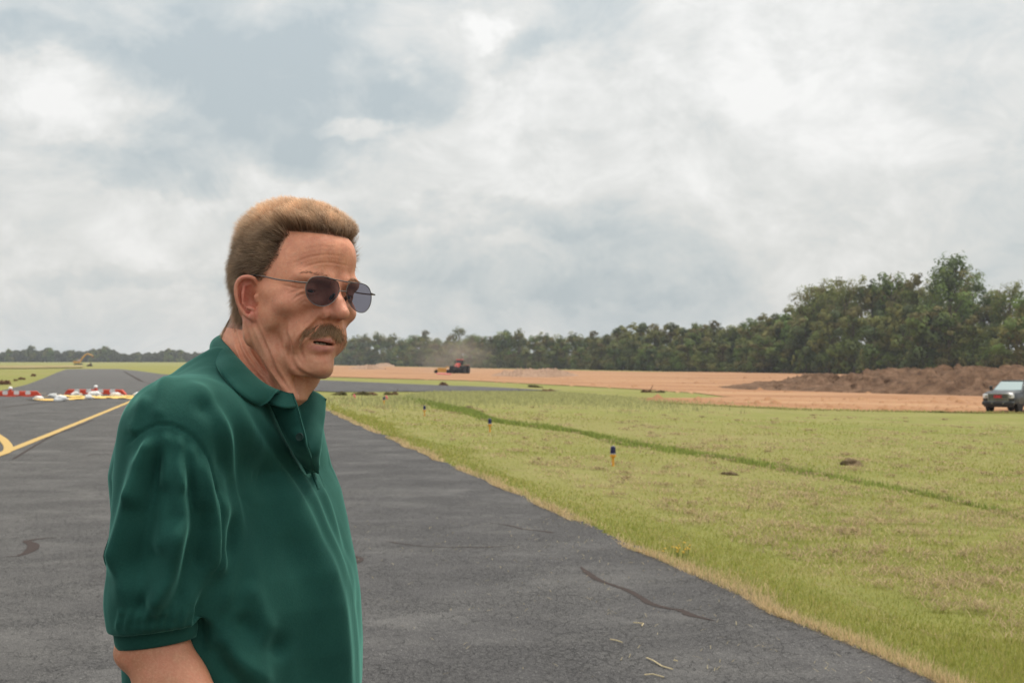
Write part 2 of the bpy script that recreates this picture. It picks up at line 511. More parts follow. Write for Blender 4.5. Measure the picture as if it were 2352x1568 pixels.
def ground_mats():
    # --- mown grass
    m = Mat('mown_grass', (.12, .13, .04), .95, .1)
    co = m.coord('Position')
    big = m.noise(co, .035, 5, .6); mid = m.noise(co, .35, 5, .62, .3); fine = m.noise(co, 6, 4, .65); vf = m.noise(co, 45, 3, .7)
    # windrows of dry clippings run alongside the taxiway
    rot = m.coord('Position', rot=(0, 0, math.atan(-EK) * -1), scale=(1.0, .22, 1))
    row = m.noise(rot, 1.7, 5, .65, .4); row2 = m.noise(m.coord('Position', rot=(0, 0, math.atan(-EK) * -1), scale=(1, .45, 1)), 4.5, 4, .65, .5)
    c = m.ramp(mid, [(.30, (.150, .165, .036)), (.5, (.195, .200, .048)), (.72, (.250, .235, .080))])
    c = m.mix(m.val(big, .42, .62, 0, .75), c, (.25, .215, .085))
    c = m.mix(m.val(row, .50, .66, 0, .40), c, (.33, .27, .13))
    dry = m.math('MULTIPLY', m.val(row2, .54, .68), m.val(row, .38, .6))
    c = m.mix(m.math('MULTIPLY', dry, .6), c, (.31, .215, .12))
    c = m.mix(m.val(fine, .35, .75, 0, .45), c, (.13, .15, .035))
    c = m.mix(m.val(vf, .45, .8, 0, .5), c, (.30, .27, .12))
    # beyond the ditch line the growth is paler and longer
    m.base(c)
    h = m.math('ADD', m.math('MULTIPLY', fine, .6), m.math('MULTIPLY', vf, .4))
    m.bump(m.math('ADD', h, m.math('MULTIPLY', dry, .8)), .9, .05)
    gr = m.m
    # --- bare earth
    m = Mat('bare_red_earth', (.4, .22, .13), .95, .1)
    co = m.coord('Position', scale=(.5, 1, 1))
    a = m.noise(co, .06, 9, .72, .6); b = m.noise(m.coord('Position', scale=(.2, 1, 1)), .35, 6, .7, .6); cfi = m.noise(m.coord('Position'), 1.6, 4, .7)
    c = m.ramp(a, [(.34, (.20, .105, .058)), (.48, (.32, .168, .084)), (.60, (.41, .25, .138))])
    c = m.mix(m.val(b, .45, .62, 0, .65), c, (.30, .155, .085))
    c = m.mix(m.val(cfi, .50, .70, 0, .55), c, (.20, .11, .07))
    m.base(c); m.bump(m.math('ADD', b, cfi), .8, .12)
    ea = m.m
    # --- worn asphalt
    m = Mat('worn_asphalt', (.1, .1, .1), .85, .35)
    P0 = m.coord('Position')
    al = m.coord('Position', rot=(0, 0, -math.atan(-EK)), scale=(1, .04, 1))
    big = m.noise(P0, .12, 5, .6, .4); lanes = m.noise(al, .9, 5, .6, .3); ln2 = m.noise(al, 6.0, 4, .65, .3)
    ag = m.N('TexVoronoi'); ag.inputs['Scale'].default_value = 95; m.L(P0, ag.inputs['Vector'])
    fine = m.noise(P0, 60, 4, .7); n5 = m.noise(P0, 14, 5, .7)
    sx = m.N('SeparateXYZ'); m.L(m.N('NewGeometry').outputs['Position'], sx.inputs[0])
    s_ = m.math('MULTIPLY', m.math('SUBTRACT', m.math('SUBTRACT', sx.outputs[0], EX0), m.math('MULTIPLY', sx.outputs[1], EK)), EC)
    c = m.ramp(big, [(.3, (.130, .121, .111)), (.7, (.172, .160, .147))])
    # bluer strip along the right edge: newer asphalt, plus gloss difference put into colour
    c = m.mix(m.math('MULTIPLY', m.val(m.math('ADD', s_, m.math('MULTIPLY', lanes, 1.2)), -5.2, -2.4), .80), c, (.060, .056, .060))
    c = m.mix(m.val(lanes, .52, .66, 0, .20), c, (.21, .205, .205))
    c = m.mix(m.val(ln2, .58, .72, 0, .28), c, (.20, .195, .20))
    c = m.mix(m.val(ln2, .44, .30, 0, .20), c, (.06, .058, .06))
    c = m.mix(m.val(ag.outputs['Distance'], .05, .55, .0, .75), c, (.045, .042, .042))
    c = m.mix(m.val(fine, .54, .74, 0, .8), c, (.34, .33, .31))
    c = m.mix(m.val(n5, .50, .70, 0, .55), c, (.055, .052, .053))
    c = m.mix(m.val(m.noise(P0, .7, 6, .7, .5), .48, .66, 0, .30), c, (.22, .21, .195))
    c = m.mix(m.val(m.noise(P0, .9, 6, .7, .5), .56, .36, .30, 0), c, (.05, .047, .046))
    # crazing: cracked cells, strongest in broad patches
    def cracks(scale, w, seed):
        vv = m.N('TexVoronoi', feature='DISTANCE_TO_EDGE'); vv.inputs['Scale'].default_value = scale
        wr = m.N('TexNoise'); wr.inputs['Scale'].default_value = scale * 2.2; wr.inputs['Detail'].default_value = 5
        q = m.coord('Position', loc=(seed, seed * 2, 0), scale=(1, .75, 1))
        m.L(q, wr.inputs['Vector'])
        ma = m.N('VectorMath', operation='MULTIPLY_ADD'); m.L(wr.outputs['Color'], ma.inputs[0])
        ma.inputs[1].default_value = (.9 / scale, .9 / scale, 0); m.L(q, ma.inputs[2])
        m.L(ma.outputs[0], vv.inputs['Vector'])
        return m.val(vv.outputs['Distance'], w, 0)
    k1 = m.math('MULTIPLY', cracks(7.5, .020, 3.0), m.val(m.noise(P0, 1.6, 4, .7), .42, .55))
    k2 = m.math('MULTIPLY', cracks(19, .05, 9.0), m.val(m.noise(P0, .9, 4, .7), .43, .56))
    k3 = m.math('MULTIPLY', cracks(.35, .0025, 5.0), m.val(m.noise(P0, .3, 4, .7), .50, .60))
    kk = m.math('MAXIMUM', m.math('MAXIMUM', k1, m.math('MULTIPLY', k2, .8)), k3)
    c = m.mix(m.math('MULTIPLY', kk, .62), c, (.022, .02, .019))
    m.base(c)
    h = m.math('SUBTRACT', m.math('MULTIPLY', fine, .5), m.math('MULTIPLY', kk, 1.2))
    h = m.math('SUBTRACT', h, m.math('MULTIPLY', ag.outputs['Distance'], .8))
    m.bump(h, 1.0, .012)
    asp = m.m
    # --- far asphalt, no visible grain
    m = Mat('yellow_paint', (.55, .36, .09), .7, .3)
    n = m.noise(m.coord('Position'), 9, 5, .7); n2 = m.noise(m.coord('Position'), 60, 3, .7)
    c = m.mix(m.val(n, .45, .7, 0, .55), (.46, .30, .085), (.34, .25, .11))
    c = m.mix(m.val(n2, .55, .75, 0, .6), c, (.16, .14, .11)); m.base(c); m.bump(n2, .4, .004)
    yp = m.m
    m = Mat('crack_sealant', (.05, .04, .038), .9, .1)
    n = m.noise(m.coord('Position'), 40, 4, .7); m.base(m.ramp(n, [(.35, (.040, .030, .027)), (.7, (.060, .046, .042))])); m.bump(n, .5, .004)
    se = m.m
    return gr, ea, asp, yp, se
GRASS, EARTH, ASPH, PAINT, SEAL = ground_mats()

# base sheet of the ground: rows that widen with distance
def terrain():
    ys = np.concatenate([np.linspace(-40, 3, 12), np.geomspace(3.4, 2600, 260)])
    u = np.linspace(-1, 1, 241)
    V = []
    for y in ys:
        w = 40 + max(y, 0) * 1.15
        x = np.sign(u) * np.abs(u) ** 1.5 * w
        V.append(np.stack([x + (EX0 + EK * y if y > 0 else 0) * .0, np.full_like(x, y), zf(x, y)], 1))
    V = np.array(V); n0, n1 = V.shape[:2]
    idx = np.arange(n0 * n1).reshape(n0, n1)
    Q = np.stack([idx[:-1, :-1], idx[:-1, 1:], idx[1:, 1:], idx[1:, :-1]], -1).reshape(-1, 4)
    V = V.reshape(-1, 3)
    s = s_of(V[:, 0], V[:, 1])
    V[:, 2] -= np.where((s < .0) & (V[:, 1] < 700), .07, 0)
    V[:, 2] += vnoise(V * np.array([1, 1, 0]), .5, 1) * .015 * (s > .5) * (V[:, 1] < 120)
    return tag(mesh_obj('ground', V, Q, GRASS), kind='structure', label='mown grass with strips of dried clippings')
terrain()

def drape(name, A, B_, nv, lift, mat, label=None, kind='structure', jag=0.0, jagB=0.0, rough=0.0, seed=0, nu=None, smooth=True):
    """a sheet between two ground polylines (lists of x, y), laid on the terrain"""
    A, B_ = np.array(A, float), np.array(B_, float)
    def res(c, n):
        L = np.r_[0, np.cumsum(np.linalg.norm(np.diff(c, axis=0), axis=1))]
        return L
    LA, LB = res(A, 0), res(B_, 0)
    t = np.linspace(0, 1, nu or 200)
    def at(c, L): 
        tt = L / L[-1]
        return np.stack([np.interp(t, tt, c[:, i]) for i in range(2)], 1)
    a, b = at(A, LA), at(B_, LB)
    w = np.linspace(0, 1, nv)
    rg = np.random.default_rng(seed + 11)
    def wob(c, amp):
        if amp <= 0: return c
        n = np.gradient(c, axis=0); n = np.stack([-n[:, 1], n[:, 0]], 1); n /= np.linalg.norm(n, axis=1, keepdims=True) + 1e-9
        x = vnoise(np.c_[c, np.zeros(len(c))], 2.2, seed) * .6 + vnoise(np.c_[c, np.zeros(len(c))], 8, seed + 1) * .4 + rg.normal(size=len(c)) * .25
        return c + n * (x * amp)[:, None]
    a, b = wob(a, jag), wob(b, jagB)
    Gd = a[:, None] * (1 - w)[None, :, None] + b[:, None] * w[None, :, None]
    V = np.concatenate([Gd, np.zeros(Gd.shape[:2] + (1,))], 2).reshape(-1, 3)
    V[:, 2] = zf(V[:, 0], V[:, 1]) + (lift if lift < .04 else .016 + V[:, 1] * .00022)
    if rough: V[:, 2] += vnoise(V, 1.1, seed) * rough
    idx = np.arange(len(V)).reshape(len(t), nv)
    Q = np.stack([idx[:-1, :-1], idx[1:, :-1], idx[1:, 1:], idx[:-1, 1:]], -1).reshape(-1, 4)
    o = mesh_obj(name, V, Q, mat)
    if len(Q) and vnorm(V, Q)[:, 2].mean() < 0: o.data.flip_normals()
    return tag(o, label, None, None, kind)
def g2(*pts): return [G(*p)[:2] for p in pts]
# taxiway we stand on: right edge straight, left edge far off, flaring at the far junction
ye = np.concatenate([np.linspace(-12, 3, 16), np.linspace(3.2, 55, 420), np.geomspace(56, 200, 40)])
edgeR = np.stack([EX0 + EK * ye, ye], 1)
# far left outline of the asphalt
fl = g2((0, 898), (60, 884), (100, 869), (130, 856), (152, 848))
edgeL = np.array([(-34, -12), (-34, 40), (-29, 70)] + [tuple(q) for q in fl])
tL = np.array([EX0 + EK * 200, 200])
def asphalt_main():
    a = edgeL; b = edgeR
    far = g2((152, 848), (215, 845.5), (272, 846.5))
    drape('taxiway', edgeL, np.vstack([edgeR[:1] , edgeR]), 30, .012, ASPH, 'grey cracked asphalt with a ragged grass edge', jagB=.035, nu=1400, seed=3) if False else None
# near part by rows of constant y
def rows_sheet(name, ys, xl, xr, nx, lift, mat, label, jag=0, seed=0, kind='structure'):
    V = []
    rg = np.random.default_rng(seed)
    for i, y in enumerate(ys):
        a, b = xl(y), xr(y)
        jx = 0
        if jag:
            q = np.array([[0, y, 0.]]); 
            jx = (vnoise(q, 1.8, seed)[0] * .5 + vnoise(q, 6.5, seed + 1)[0] * .35 + rg.normal() * .22) * jag
        t = np.linspace(0, 1, nx) ** .75
        x = a + (b + jx - a) * t
        V.append(np.stack([x, np.full(nx, y), zf(x, y) + lift], 1))
    V = np.array(V); idx = np.arange(V.shape[0] * nx).reshape(-1, nx)
    Q = np.stack([idx[:-1, :-1], idx[:-1, 1:], idx[1:, 1:], idx[1:, :-1]], -1).reshape(-1, 4)
    return tag(mesh_obj(name, V.reshape(-1, 3), Q, mat), label, None, None, kind)
cr = g2((1290, 897), (1239, 896), (1150, 890.5), (1068, 887), (900, 884), (775, 882), (560, 872), (440, 864), (371, 859), (320, 852), (272, 847.3))   # far kerb of the crossing strip
cn = g2((1290, 897.2), (1239, 897.5), (1068, 899), (921, 900), (775, 901))                                                                 # near side
eL = np.array([tuple(q) for q in edgeL])
yj = cn[-1][1]                                   # where the near side of the crossing meets the taxiway edge
xj = EX0 + EK * yj
def xl_main(y): return float(np.interp(y, eL[:, 1], eL[:, 0]))
def xr_main(y):
    if y < yj - 9: return EX0 + EK * y
    c = np.array(cr)[::-1]
    o = np.argsort(np.array(cr)[:, 1])
    return EX0 + EK * y
ymax = cr[-1][1]
cro = np.array(sorted([tuple(q) for q in cr], key=lambda q: q[1]))
ys_main = np.concatenate([np.linspace(-12, 5, 30), np.geomspace(5.05, yj + 2, 700)])
rows_sheet('taxiway', ys_main, xl_main, lambda y: EX0 + EK * y, 40, .02, ASPH, 'grey cracked asphalt with a ragged grass edge', .10, 5)
# behind that: the junction and the far run
def xr_far(y):
    return float(np.interp(y, cro[:, 1], cro[:, 0]))
ys2 = np.geomspace(yj + 2, ymax, 140)
# right limit between the near corner and the far kerb
rows_sheet('taxiway', ys2, xl_main, lambda y: xr_far(y) if y > cro[0, 1] else EX0 + EK * y, 40, .02, ASPH, 'far run of the grey asphalt beyond the barricades')
# crossing strip to the right
cn_ = [(xj - 1, yj + 1.8)] + [tuple(q) for q in cn[::-1]]
far_ = [(xj - 1, yj + 2.1)] + [tuple(q) for q in cro if q[0] > xj - 3][::1]
A_ = np.array([tuple(q) for q in cn[::-1]]); B2 = np.array(sorted([tuple(q) for q in cr if q[0] > xj - 14], key=lambda q: q[0]))
A_ = np.vstack([[xj - 6, yj + 1.0], A_])
drape('crossing_taxiway', A_, B2, 12, .05, ASPH, 'dark asphalt strip crossing behind the grass', nu=160, jag=.15, jagB=.15)
# yellow centre line, its branch, and lines beyond the barricades
def line(pts, w, name, mat=PAINT, lift=.026, jag=0.0, label=None, kind='structure', nu=120, ws=None):
    p = spline([G(*q)[:2] for q in pts], 12)
    n = np.gradient(p, axis=0); n = np.stack([-n[:, 1], n[:, 0]], 1); n /= np.linalg.norm(n, axis=1, keepdims=True) + 1e-9
    t = np.linspace(0, 1, len(p)); ww = .78 * np.interp(t, np.linspace(0, 1, len(ws)), ws)[:, None] if ws is not None else w
    return drape(name, p + n * ww / 2, p - n * ww / 2, 4, lift, mat, label, kind, jag, jag, nu=nu, seed=int(pts[0][0]) % 50)
line([(-260, 1162), (0, 1046), (150, 985), (300, 923), (330, 911)], .17, 'centre_line', jag=.006, label='faded yellow painted line')
line([(-60, 975), (-10, 1000), (14, 1020), (18, 1038), (-14, 1052)], .17, 'centre_line', jag=.006, lift=.030, label='yellow curve joining the centre line')
line([(490, 894), (560, 888), (640, 885)], .17, 'centre_line', lift=.026, label='faint yellow line beyond the barricades')
line([(-60, 912), (20, 908), (105, 904)], .17, 'centre_line', lift=.026, label='faint yellow line at the left edge of the frame')
# crack sealant runs
TARS = [
    ([(1335, 1307), (1352, 1322), (1375, 1337), (1410, 1350), (1440, 1361), (1467, 1376), (1490, 1391), (1530, 1403), (1560, 1408), (1585, 1420), (1640, 1433)], [.02, .07, .07, .05, .07, .055, .075, .06, .06, .09, .01], 'widest dark sealant snake at the lower right'),
    ([(885, 1247), (925, 1254), (980, 1260), (1050, 1262), (1120, 1262), (1180, 1258)], [.01, .03, .03, .03, .04, .01], 'thin straight dark sealant streak right of the man'),
    ([(1125, 1205), (1165, 1210), (1200, 1219), (1240, 1224), (1268, 1228)], [.01, .03, .035, .04, .08], 'short dark sealant streak with a blob at its right end'),
    ([(8, 1284), (45, 1281), (72, 1268), (76, 1256), (62, 1248), (78, 1244), (105, 1241), (134, 1239)], [.01, .05, .12, .13, .09, .07, .04, .01], 'dark sealant squiggle left of the man'),
    ([(790, 1284), (812, 1283), (832, 1289), (815, 1297), (795, 1295)], [.06, .10, .05, .09, .05], 'dark sealant blob touching the belly of the shirt'),
    ([(183, 1050), (200, 1049), (216, 1045), (230, 1047)], [.01, .03, .07, .02], 'small dark sealant mark left of the sleeve'),
]
for pts, ws, lb in TARS: line(pts, 0, 'sealant', SEAL, .0225, .012, lb, 'structure', 160, ws)
# long crack filler lines further back
for pts, w in (([(30, 1057), (120, 1003), (170, 984), (215, 966)], .05), ([(325, 876), (365, 886), (388, 893), (384, 898), (340, 902), (250, 908), (180, 914), (100, 925), (0, 938)], .12), ([(325, 876), (300, 862), (285, 853)], .25)):
    line(pts, w, 'sealant', SEAL, .024, .01, 'long thin sealed crack across the taxiway')

# bare earth works to the right
nearE = g2((600, 866), (775, 866.5), (1068, 874), (1349, 888), (1496, 896), (1600, 903), (1659, 911), (1600, 915), (1461, 915), (1480, 921), (1518, 927), (1650, 933), (1760, 938), (1837, 941), (2352, 950), (2700, 956))
def earth():
    # near border split in two so that the green tongue stays
    nb = np.array([(600, 866), (775, 866.5), (1068, 874), (1349, 888), (1496, 896), (1600, 903), (1662, 911), (1837, 916), (2352, 918), (2750, 920)], float)
    fb = np.array([(600, 838), (775, 840), (1068, 846), (1349, 852), (1500, 854.5), (1662, 855), (1837, 855), (2100, 855), (2352, 855), (2750, 855)], float)
    A = np.array([G(*q)[:2] for q in nb]); B_ = np.array([G(*q)[:2] for q in fb])
    drape('earthworks', A, B_, 40, .05, EARTH, 'levelled bare red earth in front of the trees', nu=220, jag=.0, rough=.0, seed=2)
    nb = np.array([(1455, 915), (1480, 922), (1518, 927), (1650, 933), (1760, 938), (1837, 941), (2100, 946), (2352, 950), (2750, 957)], float)
    fb = np.array([(1462, 914.5), (1540, 914.5), (1600, 914.5), (1655, 912.5), (1720, 911), (1837, 912), (2100, 914), (2352, 915), (2750, 916)], float)
    A = np.array([G(*q)[:2] for q in nb]); B_ = np.array([G(*q)[:2] for q in fb])
    drape('earthworks', A, B_, 30, .06, EARTH, 'orange graded earth beside the mown grass', nu=260, jag=.0, rough=.0, seed=4)
earth()
# soil strip under the excavator, far left
SOILF = simple('grassy_soil', (.26, .21, .10), .95, .05, 0, .3, .03)
drape('earthworks', g2((-40, 846), (60, 846), (190, 844)), g2((-40, 840), (60, 839.5), (190, 839.5)), 8, .15, SOILF, 'far strip of dug soil by the excavator', nu=60, jag=.5, seed=9)
# ================================================================ the man
YAW, ROLL = math.radians(46), math.radians(8)
_L = np.array([math.cos(YAW), math.sin(YAW), 0]); _Fw = np.array([math.sin(YAW), -math.cos(YAW), 0])
_Ry = np.array([[math.cos(ROLL), 0, math.sin(ROLL)], [0, 1, 0], [-math.sin(ROLL), 0, math.cos(ROLL)]])
HR = _Ry @ np.stack([_L, _Fw, np.array([0, 0, 1.0])], 1)          # head axes as columns
HO = P(672, 658, 0)
def h2w(p): return HO + (np.asarray(p, float) / 1000.0) @ HR.T
def w2h(p): return ((np.asarray(p, float) - HO) @ HR) * 1000.0
def PH(px, py, dy): return w2h(P(px, py, dy))

# ---- skin of head and neck, implicit surface in head millimetres
v = Vol((-96, -112, -215), (96, 136, 104), 1.45)
v.ell((0, 0, 18), (70, 86, 77), 0)                       # cranium
v.ell((0, 30, -2), (61, 61, 78), 16)                      # face mass
v.ell((0, 30, -58), (47, 50, 50), 16)                     # lower face
v.ell((0, 62, -84), (31, 27, 32), 14)                     # chin mass
v.ell((0, 79, -104), (17, 14, 13), 10)                    # chin boss
for s in (-1, 1):
    v.chain([(s * 60, -4, -40), (s * 55, 4, -74), (s * 38, 40, -96), (s * 20, 66, -106)], [13, 12, 12, 12], 14)   # jaw
    v.ell((s * 44, 56, -26), (22, 22, 17), 12)            # cheekbone
    v.ell((s * 60, 26, -12), (11, 28, 12), 10)            # zygomatic arch
    v.cap((s * 12, 87, 14), (s * 44, 73, 13), 10, 9.5, 9)   # brow
    v.ell((s * 33, 95, -4), (19, 15, 12), 9, cut=True)    # eye socket
    v.ell((s * 32, 70, -4), (14, 15, 13), 5)              # eyelid ball
    v.ell((s * 33, 90, -5), (12, 10, 2.6), 1.0, cut=True)   # lid opening
    v.cap((s * 46, 68, -18), (s * 20, 88, -20), 5, 5, 7)  # pouch
    v.ell((s * 36, 65, -62), (12, 16, 22), 12)            # cheek
    v.ell((s * 57, 24, -42), (11, 28, 24), 16)
v.ell((0, 62, 48), (44, 32, 34), 18)                      # forehead
v.cap((0, 89, 6), (0, 102, -16), 6.2, 7.4, 8)                 # nose bridge
v.cap((0, 103, -16), (0, 114.5, -28), 7.6, 8.6, 7)         # tip
v.ell((0, 92, -28), (10, 18, 10), 7)
for s in (-1, 1):
    v.ell((s * 13, 91, -31.5), (5.0, 10, 7.5), 6)             # wings
    v.ell((s * 8.2, 94, -40), (4.4, 8.5, 5.2), 1.0, cut=True)   # nostrils
    v.cap((s * 19, 80, -36), (s * 30, 72, -66), 7, 9, 10) # moustache pad
v.ell((0, 75, -55), (27, 17, 15), 9)                      # muzzle
v.ell((0, 74, -76), (22, 14, 12), 8)
# lips
v.chain([(-27, 73, -68), (-13, 85, -67), (-3, 89, -65.5), (3, 89, -65.5), (13, 85, -67), (27, 73, -68)], [1.6, 2.6, 3.0, 3.0, 2.6, 1.6], 3)
v.chain([(-26, 73, -70), (-13, 83, -76), (0, 87, -78), (13, 83, -76), (26, 73, -70)], [1.6, 3.4, 4.4, 3.4, 1.6], 3.5)
v.ell((-1, 82, -71), (18, 16, 2.2), 1.2, cut=True)      # open mouth
# neck
A, B = PH(634, 770, .035), PH(586, 925, .015)
v.cap(A, B, 55, 67, 14)
v.cap(B, PH(568, 965, .015), 60, 48, 14)
v.cap(PH(582, 745, .04), PH(566, 840, .04), 34, 48, 16)   # nape
v.cap(PH(668, 845, -.005), PH(640, 935, -.02), 33, 34, 16)     # throat
v.ell(PH(690, 868, .0), (24, 26, 18), 14)
# sinew from ear to collar bone
v.cap(PH(590, 745, -.045), PH(668, 912, -.055), 12, 11, 12)
v.cap(PH(612, 770, -.050), PH(640, 850, -.052), 12, 10, 12)
# ear, right side of the head
def E(px, py, dy): return PH(px, py, dy - .004)
v.ell(E(568, 684, -.034), (15, 4.5, 28), 3)
hel = [(590, 652, -.056), (584, 641, -.060), (571, 636, -.063), (557, 638, -.064), (547, 647, -.063), (542.5, 661, -.062), (543.5, 680, -.061),
       (549, 700, -.060), (558, 716, -.060), (569, 728, -.059)]
v.chain([E(*q) for q in spline(hel, 3)], 2.9, 1.2)
for q in spline(hel, 3): v.cap(E(q[0], q[1], q[2] + .004), E(583, 688, -.036), 1.8, 4.5, 2)
v.chain([E(561, 655, -.056), E(557, 675, -.059), E(560, 697, -.060), E(571, 708, -.060)], [2.2, 2.6, 2.6, 2.4], 1.5)      # antihelix
v.cap(E(563, 655, -.056), E(577, 651, -.054), 2, 2, 1.5)
v.ell(E(577, 690, -.058), (10, 11, 11), 1.2, cut=True)      # concha
v.ell(E(574, 668, -.060), (6, 7, 5), 1.2, cut=True)
v.chain([E(551, 655, -.061), E(549.5, 678, -.060), E(555, 702, -.059)], 2.2, 1.0, cut=True)   # groove inside the rim
v.cap(E(590, 682, -.058), E(592, 690, -.057), 4.4, 4.2, 2.5)      # tragus
v.cap(E(572, 707, -.061), E(582, 710, -.060), 2.8, 2.6, 1.5)     # antitragus
v.ell(E(582, 726, -.058), (7, 4.5, 7.5), 3)           # lobe
HV, HQ = v.mesh()
HV = smooth_mesh(HV, HQ, 1, .4)
HN = vnorm(HV, HQ)
WV = h2w(HV)
pxx, pyy = proj(WV)
facing = np.clip(-(HN @ HR.T)[:, 1] * 1.6, 0, 1)
def crease(pts, amp, w, ridge=.35, taper=True, off=1.9):
    """press a crease into the skin along a line; skin bulges at both sides"""
    global HV
    d, sd_, al = poly_dist(pxx, pyy, spline(pts, 5))
    tp = np.sin(np.clip(al, .02, .98) * math.pi) ** .5 if taper else 1
    amp = amp * 1.15; g = -np.exp(-(d / w) ** 2) + ridge * np.exp(-((d - off * w) / (w * .9)) ** 2)
    HV = HV + HN * (g * amp * tp * facing)[:, None]
crease([(658, 735), (655, 760), (663, 790), (667, 817), (674, 838)], 2.4, 5, .6)
crease([(645, 770), (643, 800), (647, 835), (656, 862)], 1.0, 6, .5)
crease([(741, 727), (722, 747), (702, 765), (688, 784), (682, 800)], 2.4, 5, .5)
crease([(690, 790), (690, 806), (697, 822)], 1.4, 4, .4)
crease([(672, 832), (684, 849), (702, 861), (722, 868)], 2.0, 5, .5)
crease([(712, 812), (735, 817), (765, 812)], 2.2, 7, .3)
for pts, a in (([(668, 606), (713, 590), (752, 585), (790, 589)], .42), ([(684, 622), (719, 607), (758, 603), (806, 612)], .5),
               ([(700, 573), (735, 566), (775, 570)], .15), ([(655, 655), (676, 661), (698, 662)], .9), ([(662, 675), (680, 668), (700, 664)], .9),
               ([(672, 690), (684, 680), (702, 672)], .8), ([(690, 700), (700, 692), (712, 700)], .5), ([(668, 665), (684, 664), (700, 660)], .5)):
    crease(pts, a, 2.6, .5)
for pts, a, w in (([(587, 742), (611, 797), (633, 850), (668, 900)], 2.6, 4), ([(563, 744), (581, 801), (607, 841), (647, 900)], 2.0, 3.6),
                  ([(537, 753), (548, 795), (566, 832), (603, 876), (620, 895)], 2.6, 3.8), ([(550, 748), (566, 800), (590, 840), (625, 888)], .9, 3),
                  ([(600, 790), (622, 842), (655, 898)], .9, 3), ([(560, 815), (585, 846), (610, 880)], 1.0, 3)):
    crease(pts, a, w, .45, True)
HV = HV + HN * (vnoise(HV, .16, 1) * .25)[:, None]
WV = h2w(HV)
_f = 1 - .42 * np.clip((proj(WV)[1] - 918) / 60, 0, 1)
_ax = P(572, 950, .02)
WV[:, 0] = _ax[0] + (WV[:, 0] - _ax[0]) * _f; WV[:, 1] = _ax[1] + (WV[:, 1] - _ax[1]) * _f

# ---- rest of the body: chest, arms and hands, in metres
def sc_at(dy): return (2.2 + dy) / F
def chain_px(vol, pts, k, cut=False):       # (px, py, dy, radius px)
    q = [P(a, b, c) for a, b, c, r in pts]; rs = [r * sc_at(c) for a, b, c, r in pts]
    vol.chain(q, rs, k, cut)
def hand(vol, w, d, side, spread):
    """a relaxed hand at wrist w pointing along d; side = towards the thumb"""
    w = np.array(w, float); d = np.array(d, float); d /= np.linalg.norm(d)
    s_ = np.array(spread, float); s_ -= d * (s_ @ d); s_ /= np.linalg.norm(s_)      # across the knuckles, towards the index finger
    n = np.cross(d, s_) * side                                                      # palm normal
    kn = w + d * .085
    vol.cap(w, w + d * .03, .026, .028, .02)
    for i, (o, ln, r) in enumerate(((.030, .075, .0088), (.010, .083, .0092), (-.010, .077, .0088), (-.029, .060, .0078))):
        k0 = kn + s_ * o - d * abs(o - .01) * .18
        vol.cap(w + d * .02 + s_ * o * .55, k0, .016, .0125, .014)
        a = k0 + (d * .93 + n * .35) * ln * .45; b = a + (d * .72 + n * .70) * ln * .32; c = b + (d * .5 + n * .85) * ln * .26
        vol.chain([k0, a, b, c], [r * 1.1, r, r * .92, r * .82], .004)
    t0 = w + d * .018 + s_ * .022
    t1 = t0 + (d * .55 + s_ * .75 + n * .35) * .042; t2 = t1 + (d * .85 + s_ * .3 + n * .35) * .034; t3 = t2 + (d * .95 + n * .2) * .024
    vol.chain([t0, t1, t2, t3], [.017, .0135, .011, .0095], .006)
b = Vol((-.66, 1.80, .84), (-.12, 2.62, 1.62), .0042)
b.cap(P(560, 985, .02), P(555, 1300, .02), .07, .09, .02)
b.cap(P(560, 985, .01), P(575, 1120, .01), .06, .06, .02)
chain_px(b, [(402, 1000, -.155, 90), (375, 1220, -.165, 85), (352, 1440, -.170, 72), (356, 1482, -.172, 74)], .012)
chain_px(b, [(356, 1482, -.172, 74), (396, 1575, -.185, 82), (448, 1650, -.205, 74), (500, 1740, -.23, 52), (530, 1800, -.245, 46)], .012)
b.ell(P(300, 1500, -.170), (.020, .026, .018), .018)
hand(b, P(530, 1800, -.245), P(560, 1900, -.262) - P(530, 1800, -.245), 1, (.9, -.25, -.1))
fa = [(610, 1000, .19, 80), (600, 1230, .215, 76), (610, 1440, .22, 64), (640, 1560, .19, 62), (690, 1700, .13, 44), (712, 1770, .10, 40)]
chain_px(b, fa, .012)
hand(b, P(712, 1770, .10), P(745, 1870, .06) - P(712, 1770, .10), -1, (.9, .3, -.1))
BV, BQ = b.mesh(); BV = smooth_mesh(BV, BQ, 1)

def skin_mat():
    m = Mat('skin', (.42, .2, .13), .52, .38)
    a = m.N('VertexColor', layer_name='Col').outputs[0]
    co = m.coord('Position')
    n1 = m.noise(co, 55, 4, .6); n2 = m.noise(co, 260, 3, .6); n3 = m.noise(co, 900, 2, .6)
    c = m.mix(m.val(n1, .40, .62, 0, .65), a, (.56, .21, .125))
    c = m.mix(m.val(n2, .45, .75, 0, .38), c, (.74, .43, .28))
    sp = m.math('MULTIPLY', m.val(n2, .60, .70), m.val(n1, .50, .62))
    c = m.mix(m.math('MULTIPLY', sp, .5), c, (.20, .085, .05))
    m.base(c)
    m.b.inputs['Subsurface Weight'].default_value = .12
    m.b.inputs['Subsurface Radius'].default_value = (.9, .35, .2)
    m.b.inputs['Subsurface Scale'].default_value = .004
    m.L(m.val(n2, .3, .7, .36, .58), m.b.inputs['Roughness'])
    h = m.math('ADD', m.math('MULTIPLY', n2, .6), m.math('MULTIPLY', n3, .5))
    m.bump(h, .55, .0014)
    return m.m
SKIN = skin_mat()

